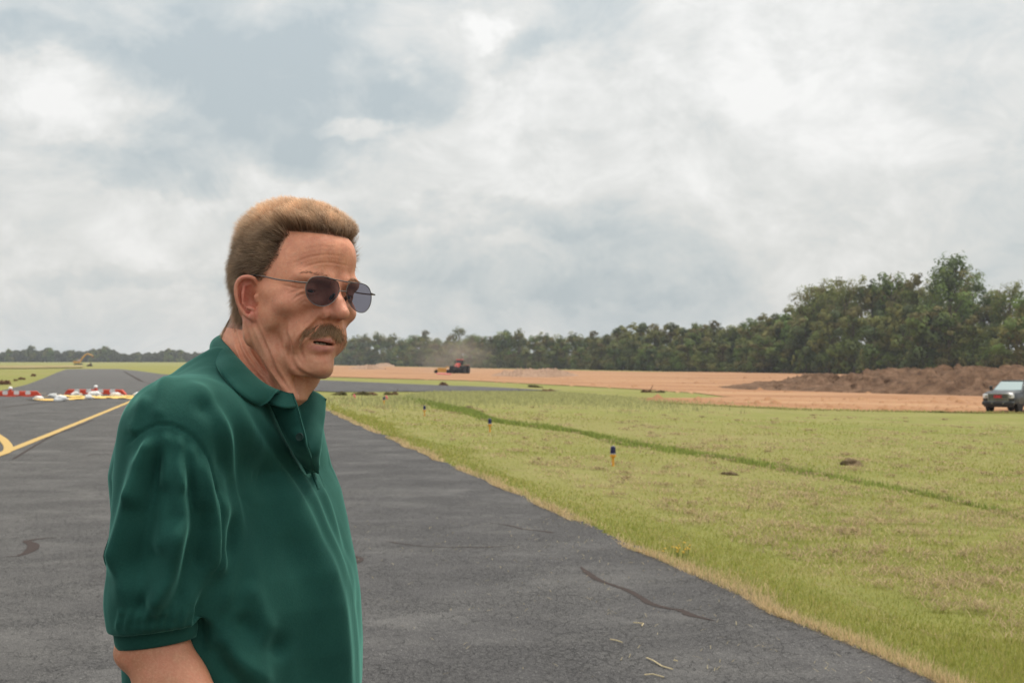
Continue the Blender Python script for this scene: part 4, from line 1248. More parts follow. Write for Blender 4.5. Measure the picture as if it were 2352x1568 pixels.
_bs = BVHTree.FromPolygons([tuple(q) for q in SV], [tuple(map(int, q)) for q in SQ])
_bb = BVHTree.FromPolygons([tuple(q) for q in WV], [tuple(map(int, q)) for q in HQ])
def surf(px, py, off, tree_=None, default=-.1):
    """depth offset of a surface seen at px, py, pulled off metres towards the viewer"""
    d = Vector(P(px, py, 0)) - Vector((0, 0, CH)); d.normalize()
    h = (tree_ or _bs).ray_cast(Vector((0, 0, CH)), d)
    return (h[0].y - 2.2 - off) if h[0] is not None else default
def on_shirt(pts, off): return [(x, y, surf(x, y, off)) for x, y in pts]
def sheet(name, E1, E2, nu, nv, bulge, mat, parent, thick=.0022, wob=.0):
    """a cloth strip between two edge curves, with thickness"""
    def curve(E, n):
        c = spline([P(*q) for q in E], 10)
        L = np.r_[0, np.cumsum(np.linalg.norm(np.diff(c, axis=0), axis=1))]
        t = np.linspace(0, L[-1], n)
        return np.stack([np.interp(t, L, c[:, i]) for i in range(3)], 1)
    A, B_ = curve(E1, nu), curve(E2, nu)
    t = np.linspace(0, 1, nv)
    G = A[:, None] * (1 - t)[None, :, None] + B_[:, None] * t[None, :, None]
    gu = np.gradient(G, axis=0); gv = np.gradient(G, axis=1)
    N = np.cross(gu, gv); N /= np.linalg.norm(N, axis=2, keepdims=True) + 1e-12
    if N[nu // 2, nv // 2, 1] > 0: N = -N
    G = G + N * (bulge * np.sin(np.pi * t) ** .8)[None, :, None]
    if wob:
        G = G + N * (vnoise(G.reshape(-1, 3), 110, 8).reshape(nu, nv) * wob)[..., None]
    V = np.concatenate([(G + N * thick * .5).reshape(-1, 3), (G - N * thick * .5).reshape(-1, 3)])
    idx = np.arange(nu * nv).reshape(nu, nv); o = nu * nv
    Q = [np.stack([idx[:-1, :-1], idx[1:, :-1], idx[1:, 1:], idx[:-1, 1:]], -1).reshape(-1, 4)]
    Q.append(Q[0][:, ::-1] + o)
    for e in (idx[0], idx[-1], idx[:, 0], idx[:, -1]):
        Q.append(np.stack([e[:-1], e[1:], e[1:] + o, e[:-1] + o], 1))
    ob = mesh_obj(name, V, np.vstack(Q), mat)
    child(ob, parent); return ob
rib = CLOTH
def neck_d(x, y, off):
    return min(surf(x, y, off, _bb, .1), surf(x, y, off * .6, _bs, .1))
collarE1 = [(602, 774, .100), (562, 765, .088), (530, 766, .064), (510, 776, .030)] + [(x, y, neck_d(x, y, .010)) for x, y in ((528, 801), (545, 824), (575, 855), (612, 886), (648, 901))]
collarE2 = [(600, 800, .130), (545, 792, .120), (505, 795, .085), (485, 809, .030)] + on_shirt([(500, 843), (520, 871), (544, 897), (572, 920), (592, 932)], .011)
sheet('collar', collarE1, collarE2, 70, 14, .007, CLOTH, shirt, .0035, .0006)
pe = [(672, 904), (684, 932), (698, 980), (710, 1030), (726, 1079)]
pd = [-.080, -.090, -.098, -.104, surf(722, 1085, .006)]
pl = on_shirt([(618, 925), (634, 960), (655, 1005), (678, 1045), (706, 1088)], .007)
sheet('collar_stand', [(632, 893, neck_d(632, 893, .010)), (660, 902, neck_d(660, 902, .012)), (674, 903, pd[0])], [(606, 922, surf(606, 922, .006)), (652, 936, -.105), (684, 934, pd[1] + .002)], 12, 8, .0, CLOTH, shirt)
sheet('placket', [(x, y, d) for (x, y), d in zip(pe, pd)], pl, 50, 14, .004, CLOTH, shirt, .0024, .0004)
fe = [(749, 917, .020), (747, 945, .004), (742, 985, -.024), (736, 1022, -.050), (729, 1080, surf(725, 1090, .004))]
fl_ = [(690, 893, .015), (684, 925, -.010), (695, 985, -.045), (710, 1040, -.075), (722, 1082, surf(720, 1088, .002))]
sheet('placket', fl_, fe, 50, 16, .005, CLOTH, shirt, .0025, .0014)
sheet('collar', [(700, 900, .050), (715, 905, .040), (732, 912, .030)], [(690, 893, .012), (716, 905, .012), (750, 918, .017)], 14, 8, .006, CLOTH, shirt, .003)
sheet('placket_strip', on_shirt([(727, 1076), (736, 1098), (744, 1118)], .0015), on_shirt([(714, 1084), (722, 1102), (730, 1122)], .0015), 10, 6, .0005, CLOTH, shirt)
btn = simple('button_plastic', (.008, .028, .023), .6, .25)
for (x, y, dy) in ((664, 942, surf(664, 942, .004, None, -.1) - .012), (688, 1003, -.108)):
    m = MB(); m.lathe([(.0001, -.001), (.005, -.001), (.0056, 0), (.0052, .0012), (.0035, .0008), (.0001, .0008)], n=16)
    o = m.build('button', btn, smooth=True)
    o.matrix_world = Matrix.Translation(Vector(P(x, y, dy - .004))) @ Vector((-.35, -1, .1)).to_track_quat('Z', 'Y').to_matrix().to_4x4()
    child(o, shirt)
# cuffs: ribbed bands
def cuff(cx0, cy0, cx1, cy1, dy, r0, r1, tilt, dep):
    nu, nv = 64, 8; V = []
    for j in range(nv):
        t = j / (nv - 1)
        for k in range(nu):
            a = 2 * math.pi * k / nu
            r = (r0 * (1 - t) + r1 * t) * sc_at(dy)
            bl = 1 + .02 * math.sin(math.pi * t)
            c = P(cx0 + (cx1 - cx0) * t, cy0 + (cy1 - cy0) * t, dy)
            V.append((c[0] + math.cos(a) * r * bl, c[1] + math.sin(a) * r * dep * bl, c[2] + math.cos(a) * r * tilt))
    V = np.array(V); V2 = V.copy(); cc = V.reshape(nv, nu, 3).mean(1, keepdims=True)
    V2 = (V.reshape(nv, nu, 3) + (cc - V.reshape(nv, nu, 3)) * .035).reshape(-1, 3)
    idx = np.arange(nu * nv).reshape(nv, nu); nx = np.roll(idx, -1, axis=1); o = nu * nv
    Q = [np.stack([idx[:-1], nx[:-1], nx[1:], idx[1:]], -1).reshape(-1, 4)]
    Q.append(Q[0][:, ::-1] + o)
    Q.append(np.stack([idx[-1], nx[-1], nx[-1] + o, idx[-1] + o], 1))
    return child(mesh_obj('sleeve_cuff', np.vstack([V, V2]), np.vstack(Q), CLOTH), shirt)
cuff(358, 1428, 359, 1474, -.172, 96, 91, .135, .92)
cuff(604, 1400, 606, 1445, .22, 84, 80, .1, .92)

# ---- trousers, belt and shoes (below the frame)
denim = simple('blue_denim', (.035, .055, .11), .85, .2, 0, .25, 60)
leather = simple('brown_leather', (.06, .03, .015), .45, .5, 0, .2, 30)
t = Vol((-.72, 1.75, .03), (.02, 2.7, 1.08), .008)
def hip(dl): return person.location.x + dl
fx, fy = .906, -.423; lx, ly = .423, .906
cx, cy = P(565, 1700, .02)[0], 2.215
def bp3(f, l, z): return (cx + fx * f + lx * l, cy + fy * f + ly * l, z)
t.ell(bp3(0, 0, .98), (.15, .17, .12), 0, R=None)
t.cap(bp3(0, .06, .98), bp3(0, -.06, .98), .128, .128, .04)
for sd2, st in ((-1, .05), (1, -.04)):
    t.chain([bp3(-.01, sd2 * .085, .90), bp3(st * .6, sd2 * .095, .52), bp3(st, sd2 * .105, .10)], [.105, .074, .060], .03)
t.put(lambda X, Y, Z: (Z - 1.03) + 0 * X + 0 * Y, (-.72, 1.75, 1.0), (.02, 2.7, 1.08), .004, False) if False else None
TV, TQ = t.mesh(); TV = smooth_mesh(TV, TQ, 2)
TV = TV + vnorm(TV, TQ) * (vnoise(TV * np.array([1, 1, .6]), 28, 9) * .004)[:, None]
to_person(mesh_obj('trousers', TV, TQ, denim))
for sd2, st in ((-1, .05), (1, -.04)):
    w = Vol((-.75, 1.6, -.01), (.25, 2.75, .16), .0055)
    an = bp3(st, sd2 * .105, .09); q = lambda f, l, z: bp3(st + f, sd2 * (.105 + l), z)
    w.chain([q(-.03, 0, .10), q(-.04, 0, .045)], [.048, .04], .02)
    w.chain([q(-.05, 0, .042), q(.08, .005, .045), q(.17, .012, .036)], [.040, .046, .037], .03)
    w.put(lambda X, Y, Z: Z + 0 * X + 0 * Y, (-.75, 1.6, -.01), (.25, 2.75, .03), .004, True) if False else None
    V_, Q_ = w.mesh(); V_ = smooth_mesh(V_, Q_, 1); V_[:, 2] = np.maximum(V_[:, 2], .001)
    to_person(mesh_obj('shoe', V_, Q_, leather))
# ================================================================ things on the field
plastic_o = simple('orange_plastic', (.62, .07, .03), .5, .4)
plastic_w = simple('white_plastic', (.75, .74, .72), .5, .4)
yellow_m = simple('yellow_enamel', (.72, .33, .03), .5, .4)
blue_g = Mat('blue_glass', (.008, .008, .055), .22, .4).m
steel = simple('galvanised_steel', (.35, .35, .36), .4, .5, .8)
rubber = simple('black_rubber', (.018, .018, .018), .85, .3)
cat_y = simple('machine_yellow', (.60, .30, .05), .5, .4)
red_p = simple('tractor_red', (.52, .075, .05), .35, .6)
dark_p = simple('dark_steel', (.03, .03, .032), .5, .5)
glass_d = Mat('vehicle_glass', (.03, .04, .045), .05, .9).m
glass_sky = Mat('windshield_sky_tone', (.26, .33, .33), .08, 1.0).m  # pale base colour stands in for the sky reflected in the windshield
pink_m = simple('pink_ribbon', (.80, .22, .24), .8, .2)
wood_m = simple('stake_wood', (.45, .33, .2), .8, .2)
sack_m = Mat('woven_sack', (.7, .7, .68), .9, .1)
_n = sack_m.noise(sack_m.coord('Object'), 16, 5, .6)
sack_m.base(sack_m.ramp(_n, [(.3, (.55, .54, .52)), (.7, (.80, .80, .79))])); sack_m.bump(_n, .6, .02); sack_m = sack_m.m
sack_y = simple('old_sack', (.72, .58, .40), .9, .1)

def place(o, px, py, rz=0.0, dz=0.0):
    g = G(px, py); o.location = (g[0], g[1], g[2] + dz); o.rotation_euler = (0, 0, rz); return g

# taxiway edge lights
def edge_light(px, py, hpx, label):
    g = G(px, py); H = 1.08 * hpx / F * g[1]; k = H / .36
    o = empty('taxiway_light'); tag(o, label, 'airfield light', 'blue lights along the taxiway edge')
    m = MB(); m.lathe([(.027, -.05), (.027, .03), (.022, .05), (.020, .14), (.026, .16)], n=16); m.build('stem', yellow_m, o, True)
    m = MB(); m.lathe([(.026, .158), (.050, .172), (.054, .200), (.048, .212)], n=20); m.build('collar', yellow_m, o, True)
    m = MB(); m.lathe([(.050, .212), (.053, .222), (.048, .229)], n=20); m.build('clamp_ring', steel, o, True)
    m = MB(); m.lathe([(.048, .227), (.047, .29), (.044, .332), (.036, .350), (.018, .359), (.0001, .361)], n=20); m.build('lens', blue_g, o, True)
    m = MB(); m.tube([(-.03, -.02, .03), (-.034, -.03, .06)], .008, 6); m.build('cable_gland', plastic_w, o, True)
    o.location = g; o.scale = (k, k, k)
    return o
edge_light(1408, 1071, 44, 'largest and nearest blue-capped taxiway light on a yellow stem')
edge_light(1125, 992, 29, 'second nearest blue-capped taxiway light, standing in green grass')
edge_light(975, 955, 22, 'blue-capped taxiway light third from the camera')
edge_light(882, 930, 18, 'small far taxiway light with a pink flag beside it')

def stake_flag(px, py, hpx, label, flag=True, orange=False, wpx=9, side=1):
    g = G(px, py); H = hpx / F * g[1]
    o = empty('marker_flag' if flag else 'marker_stake', g); tag(o, label, 'marker flag' if flag else 'stake')
    m = MB(); m.tube([(0, 0, -.05), (.01 * H, 0, H * .95)], .012 * max(H, .5), 5); m.build('stake', pink_m if orange else wood_m, o)
    if flag:
        w = wpx / F * g[1]; V = []; Fc = []
        for i in range(6):
            t = i / 5
            for zz in (0, 1): V.append((side * w * t, .04 * math.sin(t * 5), H * (.95 - .30 * zz) - w * .35 * t * t + .03 * math.sin(4 * t + zz)))
        for i in range(5): Fc.append((2 * i, 2 * i + 2, 2 * i + 3, 2 * i + 1))
        n = len(V); V += [(a, b + .006, c) for a, b, c in V]; Fc += [tuple(q + n for q in reversed(f)) for f in Fc[:5]]
        for i in range(5): Fc += [(2 * i, n + 2 * i, n + 2 * i + 2, 2 * i + 2), (2 * i + 1, 2 * i + 3, n + 2 * i + 3, n + 2 * i + 1)]
        mesh_obj('ribbon', V, Fc, pink_m, o)
    return o
stake_flag(885, 928, 20, 'pink ribbon flag standing right beside the far blue light', wpx=6)
stake_flag(811, 924, 19, 'pink ribbon flag on a thin stake left of the far blue light', wpx=6)
stake_flag(723, 908, 14, 'plain orange-pink stake just beyond the open collar of the shirt', False, True)
stake_flag(1020.5, 866, 11, 'grey survey stake standing in front of the yellow scraper', False)

# low barricades
def barricade(p0, p1, label, cap_t):
    a, b = G(*p0), G(*p1); L = float(np.linalg.norm(b - a)); 
    o = empty('barricade', a, math.atan2(b[1] - a[1], b[0] - a[0])); tag(o, label, 'barricade', 'low orange and white barricades')
    h, n = .26, 9; w = L / n
    m = MB()
    m.prism([(.0, .04), (L, .04), (L, .10), (0, .10)], -.11, .11)
    m.box((L / 2, 0, .17), (L, .13, .16), bev=.02)
    for k in range(3): m.box((L * (.16 + .34 * k), 0, .02), (L * .2, .26, .05), bev=.01)
    m.prism([(L, .03), (L + .22, .03), (L + .04, .22), (L, .25)], -.09, .09)
    m.prism([(-.2, .03), (0, .03), (0, .25), (-.04, .22)], -.09, .09)
    m.build('body', plastic_o, o)
    for k in range(n):
        if k % 2: 
            m = MB(); x0 = w * k
            m.prism([(x0 + w * .12, .10), (x0 + w * .88, .10), (x0 + w, .17), (x0 + w * .85, .252), (x0 + w * .15, .252), (x0, .17)], -.072, .072)
            m.build('white_panel', plastic_w, o)
    m = MB(); m.lathe([(.07, .25), (.07, .30), (.05, .32)], (L * cap_t, 0, 0), 14); e = m.build('lamp_base', plastic_o, o, True)
    m = MB(); m.lathe([(.05, .32), (.085, .34), (.085, .40), (.05, .44), (.0001, .45)], (L * cap_t, 0, 0), 14); m.build('lamp', plastic_w, o, True)
    return o
barricade((-34, 911.5), (84, 911), 'orange and white low barricade cut off by the left edge', .49)
barricade((158, 906.5), (280, 907), 'orange and white low barricade behind the yellow cross', .51)

# yellow closure cross laid on the asphalt
o = empty('closure_cross', G(220, 915)); tag(o, 'yellow closure cross laid flat on the asphalt and weighed down by white bags', 'marking panel')
bpy.context.view_layer.update()
vinyl = Mat('yellow_vinyl', (.80, .50, .10), .6, .3)
_n = vinyl.noise(vinyl.coord('Position'), 1.5, 4, .6); vinyl.base(vinyl.ramp(_n, [(.3, (.72, .43, .09)), (.7, (.85, .56, .14))])); vinyl.bump(_n, .5, .06); vinyl = vinyl.m
for a, b_ in (((90, 921.5), (322, 911)), ((128, 911.0), (330, 917))):
    A, B_ = G(*a), G(*b_); d = (B_ - A)[:2]; nrm = np.array([-d[1], d[0]]) / np.linalg.norm(d) * .55
    V = []; nseg = 30
    for i in range(nseg + 1):
        q = A[:2] + d * i / nseg
        for s_ in (-1, -.33, .33, 1): V.append((*(q + nrm * s_), float(zf(*q)) + .055 + .018 * math.sin(i * 1.3 + s_ * 2) * (1 if a[0] > 100 else .8)))
    n = len(V); idx = np.arange(n).reshape(-1, 4)
    Q = np.stack([idx[:-1, :-1], idx[1:, :-1], idx[1:, 1:], idx[:-1, 1:]], -1).reshape(-1, 4)
    V2 = [(x, y, z - .012) for x, y, z in V]
    E_ = [idx[:, 0], idx[:, -1]]
    Qs = [Q, Q[:, ::-1] + n] + [np.stack([e[:-1], e[1:], e[1:] + n, e[:-1] + n], 1) for e in E_]
    c = mesh_obj('vinyl_strip', V + V2, np.vstack(Qs), vinyl); child(c, o)

def sandbag(px, py, wpx, label, mat=sack_m, seed=0, rz=0.2, hk=.31):
    g = G(px, py); w = wpx / F * g[1]
    nu, nv = 22, 12; V = []; Fc = []
    for j in range(nv):
        th = math.pi * (j / (nv - 1))
        for i in range(nu):
            ph = 2 * math.pi * i / nu
            x, y, z = math.sin(th) * math.cos(ph), math.sin(th) * math.sin(ph), math.cos(th)
            x = math.copysign(abs(x) ** .7, x); y = math.copysign(abs(y) ** .75, y)
            V.append((x, y, z))
    V = np.array(V); r = vnoise(V, 2.6, seed) * .20 + vnoise(V, 6, seed + 2) * .09
    V = V * (1 + r)[:, None] * np.array([w * .5, w * .36, w * hk])
    V[:, 2] = np.maximum(V[:, 2], -w * hk * .45) + w * hk * .45
    for j in range(nv - 1):
        for i in range(nu): Fc.append((j * nu + i, (j + 1) * nu + i, (j + 1) * nu + (i + 1) % nu, j * nu + (i + 1) % nu))
    o = empty('sandbag', g, rz); tag(o, label, 'sandbag', 'sandbags holding the yellow cross down')
    o.location.z += .03
    mesh_obj('sack', V, Fc, mat, o)
    m = MB(); m.tube([(w * .45, 0, w * .16), (w * .56, .01, w * .2), (w * .66, .02, w * .12)], [w * .09, w * .035, w * .085], 9); m.build('tied_neck', mat, o, True)
    return o
for i, (px, py, w, lb, mt, rz) in enumerate((
    (89, 920.5, 22, 'white sandbag at the front left tip of the yellow cross', sack_m, 2.8), (139, 922.5, 27, 'largest white sandbag, on the front strip of the yellow cross', sack_m, .1),
    (122, 912.5, 18, 'white sandbag at the back left tip of the yellow cross', sack_m, 3.0), (138, 911.5, 9.5, 'small cream sandbag touching the back left white bag', sack_y, .6),
    (173, 910.5, 20, 'white sandbag pressed against the left end of the middle barricade', sack_m, .2), (185, 908, 9, 'small cream sandbag against the middle barricade', sack_y, 1.2),
    (217, 911.5, 27, 'long pale sandbag in front of the lamp of the middle barricade', sack_m, .1), (203, 918, 20, 'pale sandbag in the middle of the yellow cross', sack_m, .5),
    (228, 913.5, 10, 'small cream sandbag right of centre on the yellow cross', sack_y, 1.1), (266, 913, 24, 'white sandbag in front of the right end of the middle barricade', sack_m, .1),
    (320, 914.5, 26, 'white sandbag at the right tip of the cross, partly behind the shirt', sack_m, .3))):
    sandbag(px, py, w, lb, mt, i * 3 + 1, rz)

# pickup truck
def pickup():
    paint = Mat('dark_grey_car_paint', (.010, .012, .015), .22, .5); paint.b.inputs['Coat Weight'].default_value = .2; paint.b.inputs['Coat Roughness'].default_value = .06
    _d = paint.noise(paint.coord('Object'), 3, 4); paint.L(paint.val(_d, .3, .7, .3, .45), paint.b.inputs['Roughness']); paint = paint.m
    chrome = simple('chrome', (.42, .42, .43), .15, .6, 1.0, .05)
    lampg = Mat('headlight_glass', (.72, .72, .74), .12, .8).m
    redb = simple('red_badge', (.60, .03, .04), .3, .6)
    tyre = rubber
    o = empty('pickup_truck'); tag(o, 'dark grey pickup truck with chrome grille, cut off by the right edge of the frame', 'pickup truck')
    # truck axes: x = left side of the truck... front faces -y, length along +y
    W_, Lg = 2.0, 5.8
    m = MB()
    # hood, cowl and fenders as lofted sections along y
    def sect(y, zb, zt, w, rnd=.12, cr=.04):
        h = w / 2
        return [(-h, y, zb), (-h - .015, y, zb + (zt - zb) * .45), (-h + .02, y, zt - rnd), (-h + rnd, y, zt - .02), (-h * .45, y, zt + cr), (0, y, zt + cr * 1.1), (h * .45, y, zt + cr),
                (h - rnd, y, zt - .02), (h - .02, y, zt - rnd), (h + .015, y, zb + (zt - zb) * .45), (h, y, zb)]
    S = [sect(0.0, .62, 1.12, 1.86, .10), sect(.12, .55, 1.20, 1.96, .12), sect(.6, .52, 1.26, 2.0, .12), sect(1.25, .50, 1.30, 2.02, .12), sect(1.55, .50, 1.28, 2.02, .10, .0)]
    v = [p for s_ in S for p in s_]; f = []; n = 11
    for i in range(len(S) - 1):
        for k in range(n - 1): f.append((i * n + k, i * n + k + 1, (i + 1) * n + k + 1, (i + 1) * n + k))
    f.append(tuple(range(n))); f.append(tuple(range(len(v) - n, len(v))[::-1]))
    m.add(v, f)
    # lower cab and doors, bed
    m.box((0, 2.75, .86), (2.0, 2.4, .74), bev=.05)
    m.box((0, 4.95, .90), (2.0, 2.0, .84), bev=.05)
    # cab pillars and roof
    m.prism([(-.94, 1.26), (.94, 1.26), (.76, 1.83), (.6, 1.90), (-.6, 1.90), (-.76, 1.83)], 2.42, 3.72)
    vv = [(-.93, 1.50, 1.27), (.93, 1.50, 1.27), (.74, 2.44, 1.84), (-.74, 2.44, 1.84), (-.93, 2.44, 1.27), (.93, 2.44, 1.27)]
    m.add(vv, [(0, 1, 2, 3), (0, 3, 4), (1, 5, 2), (0, 4, 5, 1), (3, 2, 5, 4)])
    m.build('body', paint, o, True)
    # windshield and side glass
    m = MB()
    m.add([(-.84, 1.575, 1.33), (.84, 1.575, 1.33), (.68, 2.385, 1.82), (-.68, 2.385, 1.82), (-.84, 1.55, 1.33), (.84, 1.55, 1.33), (.68, 2.36, 1.825), (-.68, 2.36, 1.825)],
          [(4, 5, 6, 7), (0, 3, 2, 1), (0, 1, 5, 4), (1, 2, 6, 5), (2, 3, 7, 6), (3, 0, 4, 7)])
    m.build('windshield', glass_sky, o)
    for s_ in (-1, 1):
        m = MB(); q = [(2.02, 1.34), (2.50, 1.76), (3.0, 1.80), (3.0, 1.34)]
        m.add([(s_ * (.955 - (z - 1.26) * .31), y, z) for y, z in q] + [(s_ * (.93 - (z - 1.26) * .31), y, z) for y, z in q],
              [(0, 1, 2, 3), (7, 6, 5, 4), (0, 4, 5, 1), (1, 5, 6, 2), (2, 6, 7, 3), (3, 7, 4, 0)]); m.build('side_window', glass_d, o)
        m = MB(); m.box((s_ * .99, 2.65, .92), (.03, 1.1, .62), bev=.01); d = m.build('door', paint, o)
        m = MB(); m.box((s_ * 1.015, 3.05, 1.12), (.03, .2, .04), bev=.008); hd = m.build('handle', chrome, o); child(hd, d)
        m = MB(); m.tube([(s_ * .96, 2.05, 1.30), (s_ * 1.10, 2.0, 1.33)], .03, 6); m.box((s_ * 1.18, 1.99, 1.42), (.20, .10, .27), bev=.03); m.build('wing_mirror', paint, o, True)
    # grille
    m = MB(); m.box((0, -.015, .90), (1.16, .10, .46), bev=.03); gr_ = m.build('grille', dark_p, o)
    def gpart(mb, name, mt): c = mb.build(name, mt, o, False); child(c, gr_); return c
    bpy.context.view_layer.update()
    m = MB(); m.box((0, -.07, 1.125), (1.22, .05, .055), bev=.015); m.box((-.60, -.07, .90), (.05, .05, .50), bev=.015); m.box((.60, -.07, .90), (.05, .05, .50), bev=.015); m.box((0, -.07, .68), (1.1, .05, .05), bev=.015)
    gpart(m, 'grille_surround', chrome)
    for z in (.77, .88, 1.02): m = MB(); m.box((0, -.072, z), (1.12, .02, .035), bev=.006); gpart(m, 'grille_bar', chrome)
    # red letters
    fc = bpy.data.curves.new('badge', 'FONT'); fc.body = 'GMC'; fc.size = .23; fc.extrude = .012; fc.align_x = 'CENTER'; fc.align_y = 'CENTER'; fc.offset = .008
    to = bpy.data.objects.new('badge_tmp', fc); COL.objects.link(to); bpy.context.view_layer.update()
    me = bpy.data.meshes.new_from_object(to.evaluated_get(bpy.context.evaluated_depsgraph_get())); bpy.data.objects.remove(to)
    me.materials.clear(); me.materials.append(redb)
    bd = bpy.data.objects.new('badge_letters', me); COL.objects.link(bd); bd.location = (0, -.10, .95); bd.rotation_euler = (math.pi / 2, 0, 0); bd.parent = o
    for s_ in (-1, 1):
        m = MB(); m.box((s_ * .80, .0, .98), (.30, .12, .25), bev=.03); hl = m.build('headlight', lampg, o)
        m = MB(); m.box((s_ * .74, -.066, .98), (.10, .02, .13), bev=.008); c = m.build('headlight_lens', chrome, o); child(c, hl)
        m = MB(); m.lathe([(.045, -.02), (.05, 0), (.03, .01)], (s_ * .80, -.12, .60), 14, 'Y'); m.build('fog_light', lampg, o, True)
        m = MB(); m.box((s_ * .12, -.14, .62) if False else (s_ * .34, -.15, .56), (.06, .06, .09), bev=.01); m.build('tow_hook', chrome, o)
    m = MB(); m.box((0, -.03, .56), (1.96, .26, .24), bev=.05); m.build('bumper', paint, o, True)
    m = MB(); m.box((0, .05, .40), (1.80, .22, .14), bev=.04); m.box((0, 2.9, .42), (1.5, 4.8, .12), bev=.03); m.build('air_dam', dark_p, o, True)
    for (y) in (1.0, 4.75):
        for s_ in (-1, 1):
            wh = empty('wheel', (0, 0, 0)); wh.parent = o; wh.location = (s_ * .86, y, .40)
            m = MB(); m.lathe([(.25, -.135), (.37, -.135), (.398, -.11), (.405, 0), (.398, .11), (.37, .135), (.25, .135)], n=36, axis='X'); m.build('tyre', tyre, wh, True)
            m = MB(); m.lathe([(.0001, .05), (.08, .06), (.24, .03), (.262, .12), (.262, -.12), (.0001, -.12)] if s_ > 0 else [(.0001, .12), (.262, .12), (.262, -.12), (.24, -.03), (.08, -.06), (.0001, -.05)], n=24, axis='X'); m.build('rim', chrome, wh, True)
            for q in range(6):
                a = q * math.pi / 3; m = MB(); m.box((s_ * .085, math.cos(a) * .14, math.sin(a) * .14), (.03, .05, .22), rx=a - math.pi / 2); 
                m.build('spoke', chrome, wh)
            m = MB()
            arc = [(y + .50 * math.cos(a), .42 + .50 * math.sin(a)) for a in np.linspace(-.1, math.pi + .1, 15)]
            m.tube([(s_ * .995, a, b) for a, b in arc], .035, 6); m.build('wheel_arch', dark_p, o, True)
            m = MB(); m.prism([(y + .45 * math.cos(a), .42 + .45 * math.sin(a)) for a in np.linspace(0, 2 * math.pi, 22)[:-1]], s_ * .88, s_ * 1.004, 'X'); m.build('wheel_well', rubber, o)
    m = MB(); m.tube([(.62, 2.7, 1.9), (.62, 2.72, 2.02)], [.035, .006], 6); m.build('aerial_fin', dark_p, o)
    g = G(2266, 943.5)
    g[1] -= 3.6; gx = (2296 - HX) / F * g[1]; o.scale = (.87, .90, .88)
    o.location = (gx, g[1] + .2, float(zf(gx, g[1]))); o.rotation_euler = (0, 0, math.radians(-36))
    return o
PK = pickup()

# four-wheel-drive tractor pulling a scraper
def big_wheel(parent, x, y, r, w, name='wheel', rimm=None):
    wh = empty(name, (x, y, r)); wh.parent = parent
    m = MB(); m.lathe([(r * .55, -w / 2), (r * .92, -w / 2), (r, -w * .36), (r * 1.01, 0), (r, w * .36), (r * .92, w / 2), (r * .55, w / 2)], n=26, axis='X')
    for k in range(18):
        a = k * math.pi / 9
        m.box((0, math.cos(a) * r * 1.0, math.sin(a) * r * 1.0), (w * .9, .06, .10), rx=a + math.pi / 2)
    m.build('tyre', rubber, wh, False)
    m = MB(); m.lathe([(.0001, -w * .3), (r * .56, -w * .42), (r * .56, w * .42), (.0001, w * .3)], n=20, axis='X'); m.build('rim', rimm or steel, wh, False)
def tractor():
    o = empty('tractor'); tag(o, 'red four-wheel-drive tractor with double tyres working in front of the trees', 'tractor')
    for y in (.6, 4.1):
        for x in (-1.95, -1.08, 1.08, 1.95): big_wheel(o, x, y, .92, .72)
    m = MB(); m.box((0, 2.2, 1.35), (.9, 4.6, .6), bev=.08); m.box((0, -.5, 1.15), (2.2, .5, .4), bev=.05); m.build('chassis', dark_p, o)
    m = MB()
    m.add([(-.55, -.9, 1.55), (.55, -.9, 1.55), (.62, 1.6, 1.6), (-.62, 1.6, 1.6), (-.42, -.65, 2.2), (.42, -.65, 2.2), (.55, 1.6, 2.55), (-.55, 1.6, 2.55)],
          [(0, 1, 2, 3)[::-1], (4, 5, 6, 7), (0, 1, 5, 4), (1, 2, 6, 5), (2, 3, 7, 6), (3, 0, 4, 7)]); hood = m.build('hood', red_p, o)
    m = MB(); m.box((0, -.93, 1.5), (.9, .1, .35), bev=.03); m.build('grille', dark_p, o)
    for s_ in (-1, 1):
        m = MB(); m.box((s_ * .35, -.86, 1.85), (.2, .08, .12), bev=.02); m.build('headlight', plastic_w, o)
        m = MB(); m.box((s_ * 1.5, 4.1, 2.0), (1.5, 1.6, .08), bev=.03); m.build('fender', red_p, o)
        m = MB(); m.box((s_ * 1.15, 1.7, 2.75), (.35, .05, .5), bev=.02); m.tube([(s_ * .8, 1.8, 2.9), (s_ * 1.15, 1.72, 2.9)], .03, 5); m.build('mirror', dark_p, o)
    m = MB(); m.box((0, 2.45, 2.62), (1.5, 1.6, 1.1), taper=.94, bev=.06); m.build('cab', glass_d, o)
    for sx in (-1, 1):
        for sy in (0, 1): m = MB(); m.box((sx * .74, 1.66 + sy * 1.58, 2.62), (.09, .09, 1.15)); m.build('cab_pillar', dark_p, o)
    m = MB(); m.box((0, 2.4, 3.28), (1.7, 1.9, .22), bev=.08); m.build('cab_roof', red_p, o)
    m = MB(); m.tube([(.62, 1.4, 2.3), (.62, 1.4, 3.3)], .06, 8); m.build('exhaust_pipe', dark_p, o)
    m = MB(); m.tube([(0, 4.6, .9), (0, 6.2, .8)], .09, 8); m.build('drawbar', dark_p, o)
    g = G(1050, 858.3); k = 31.2 / F * g[1] * .93
    s_ = 27.5 / F * g[1] / 3.4
    o.location = g; o.scale = (s_, s_, s_ * 1.22); o.rotation_euler = (0, 0, math.radians(-16))
    return o, s_, g
TRC, tsc, tg = tractor()
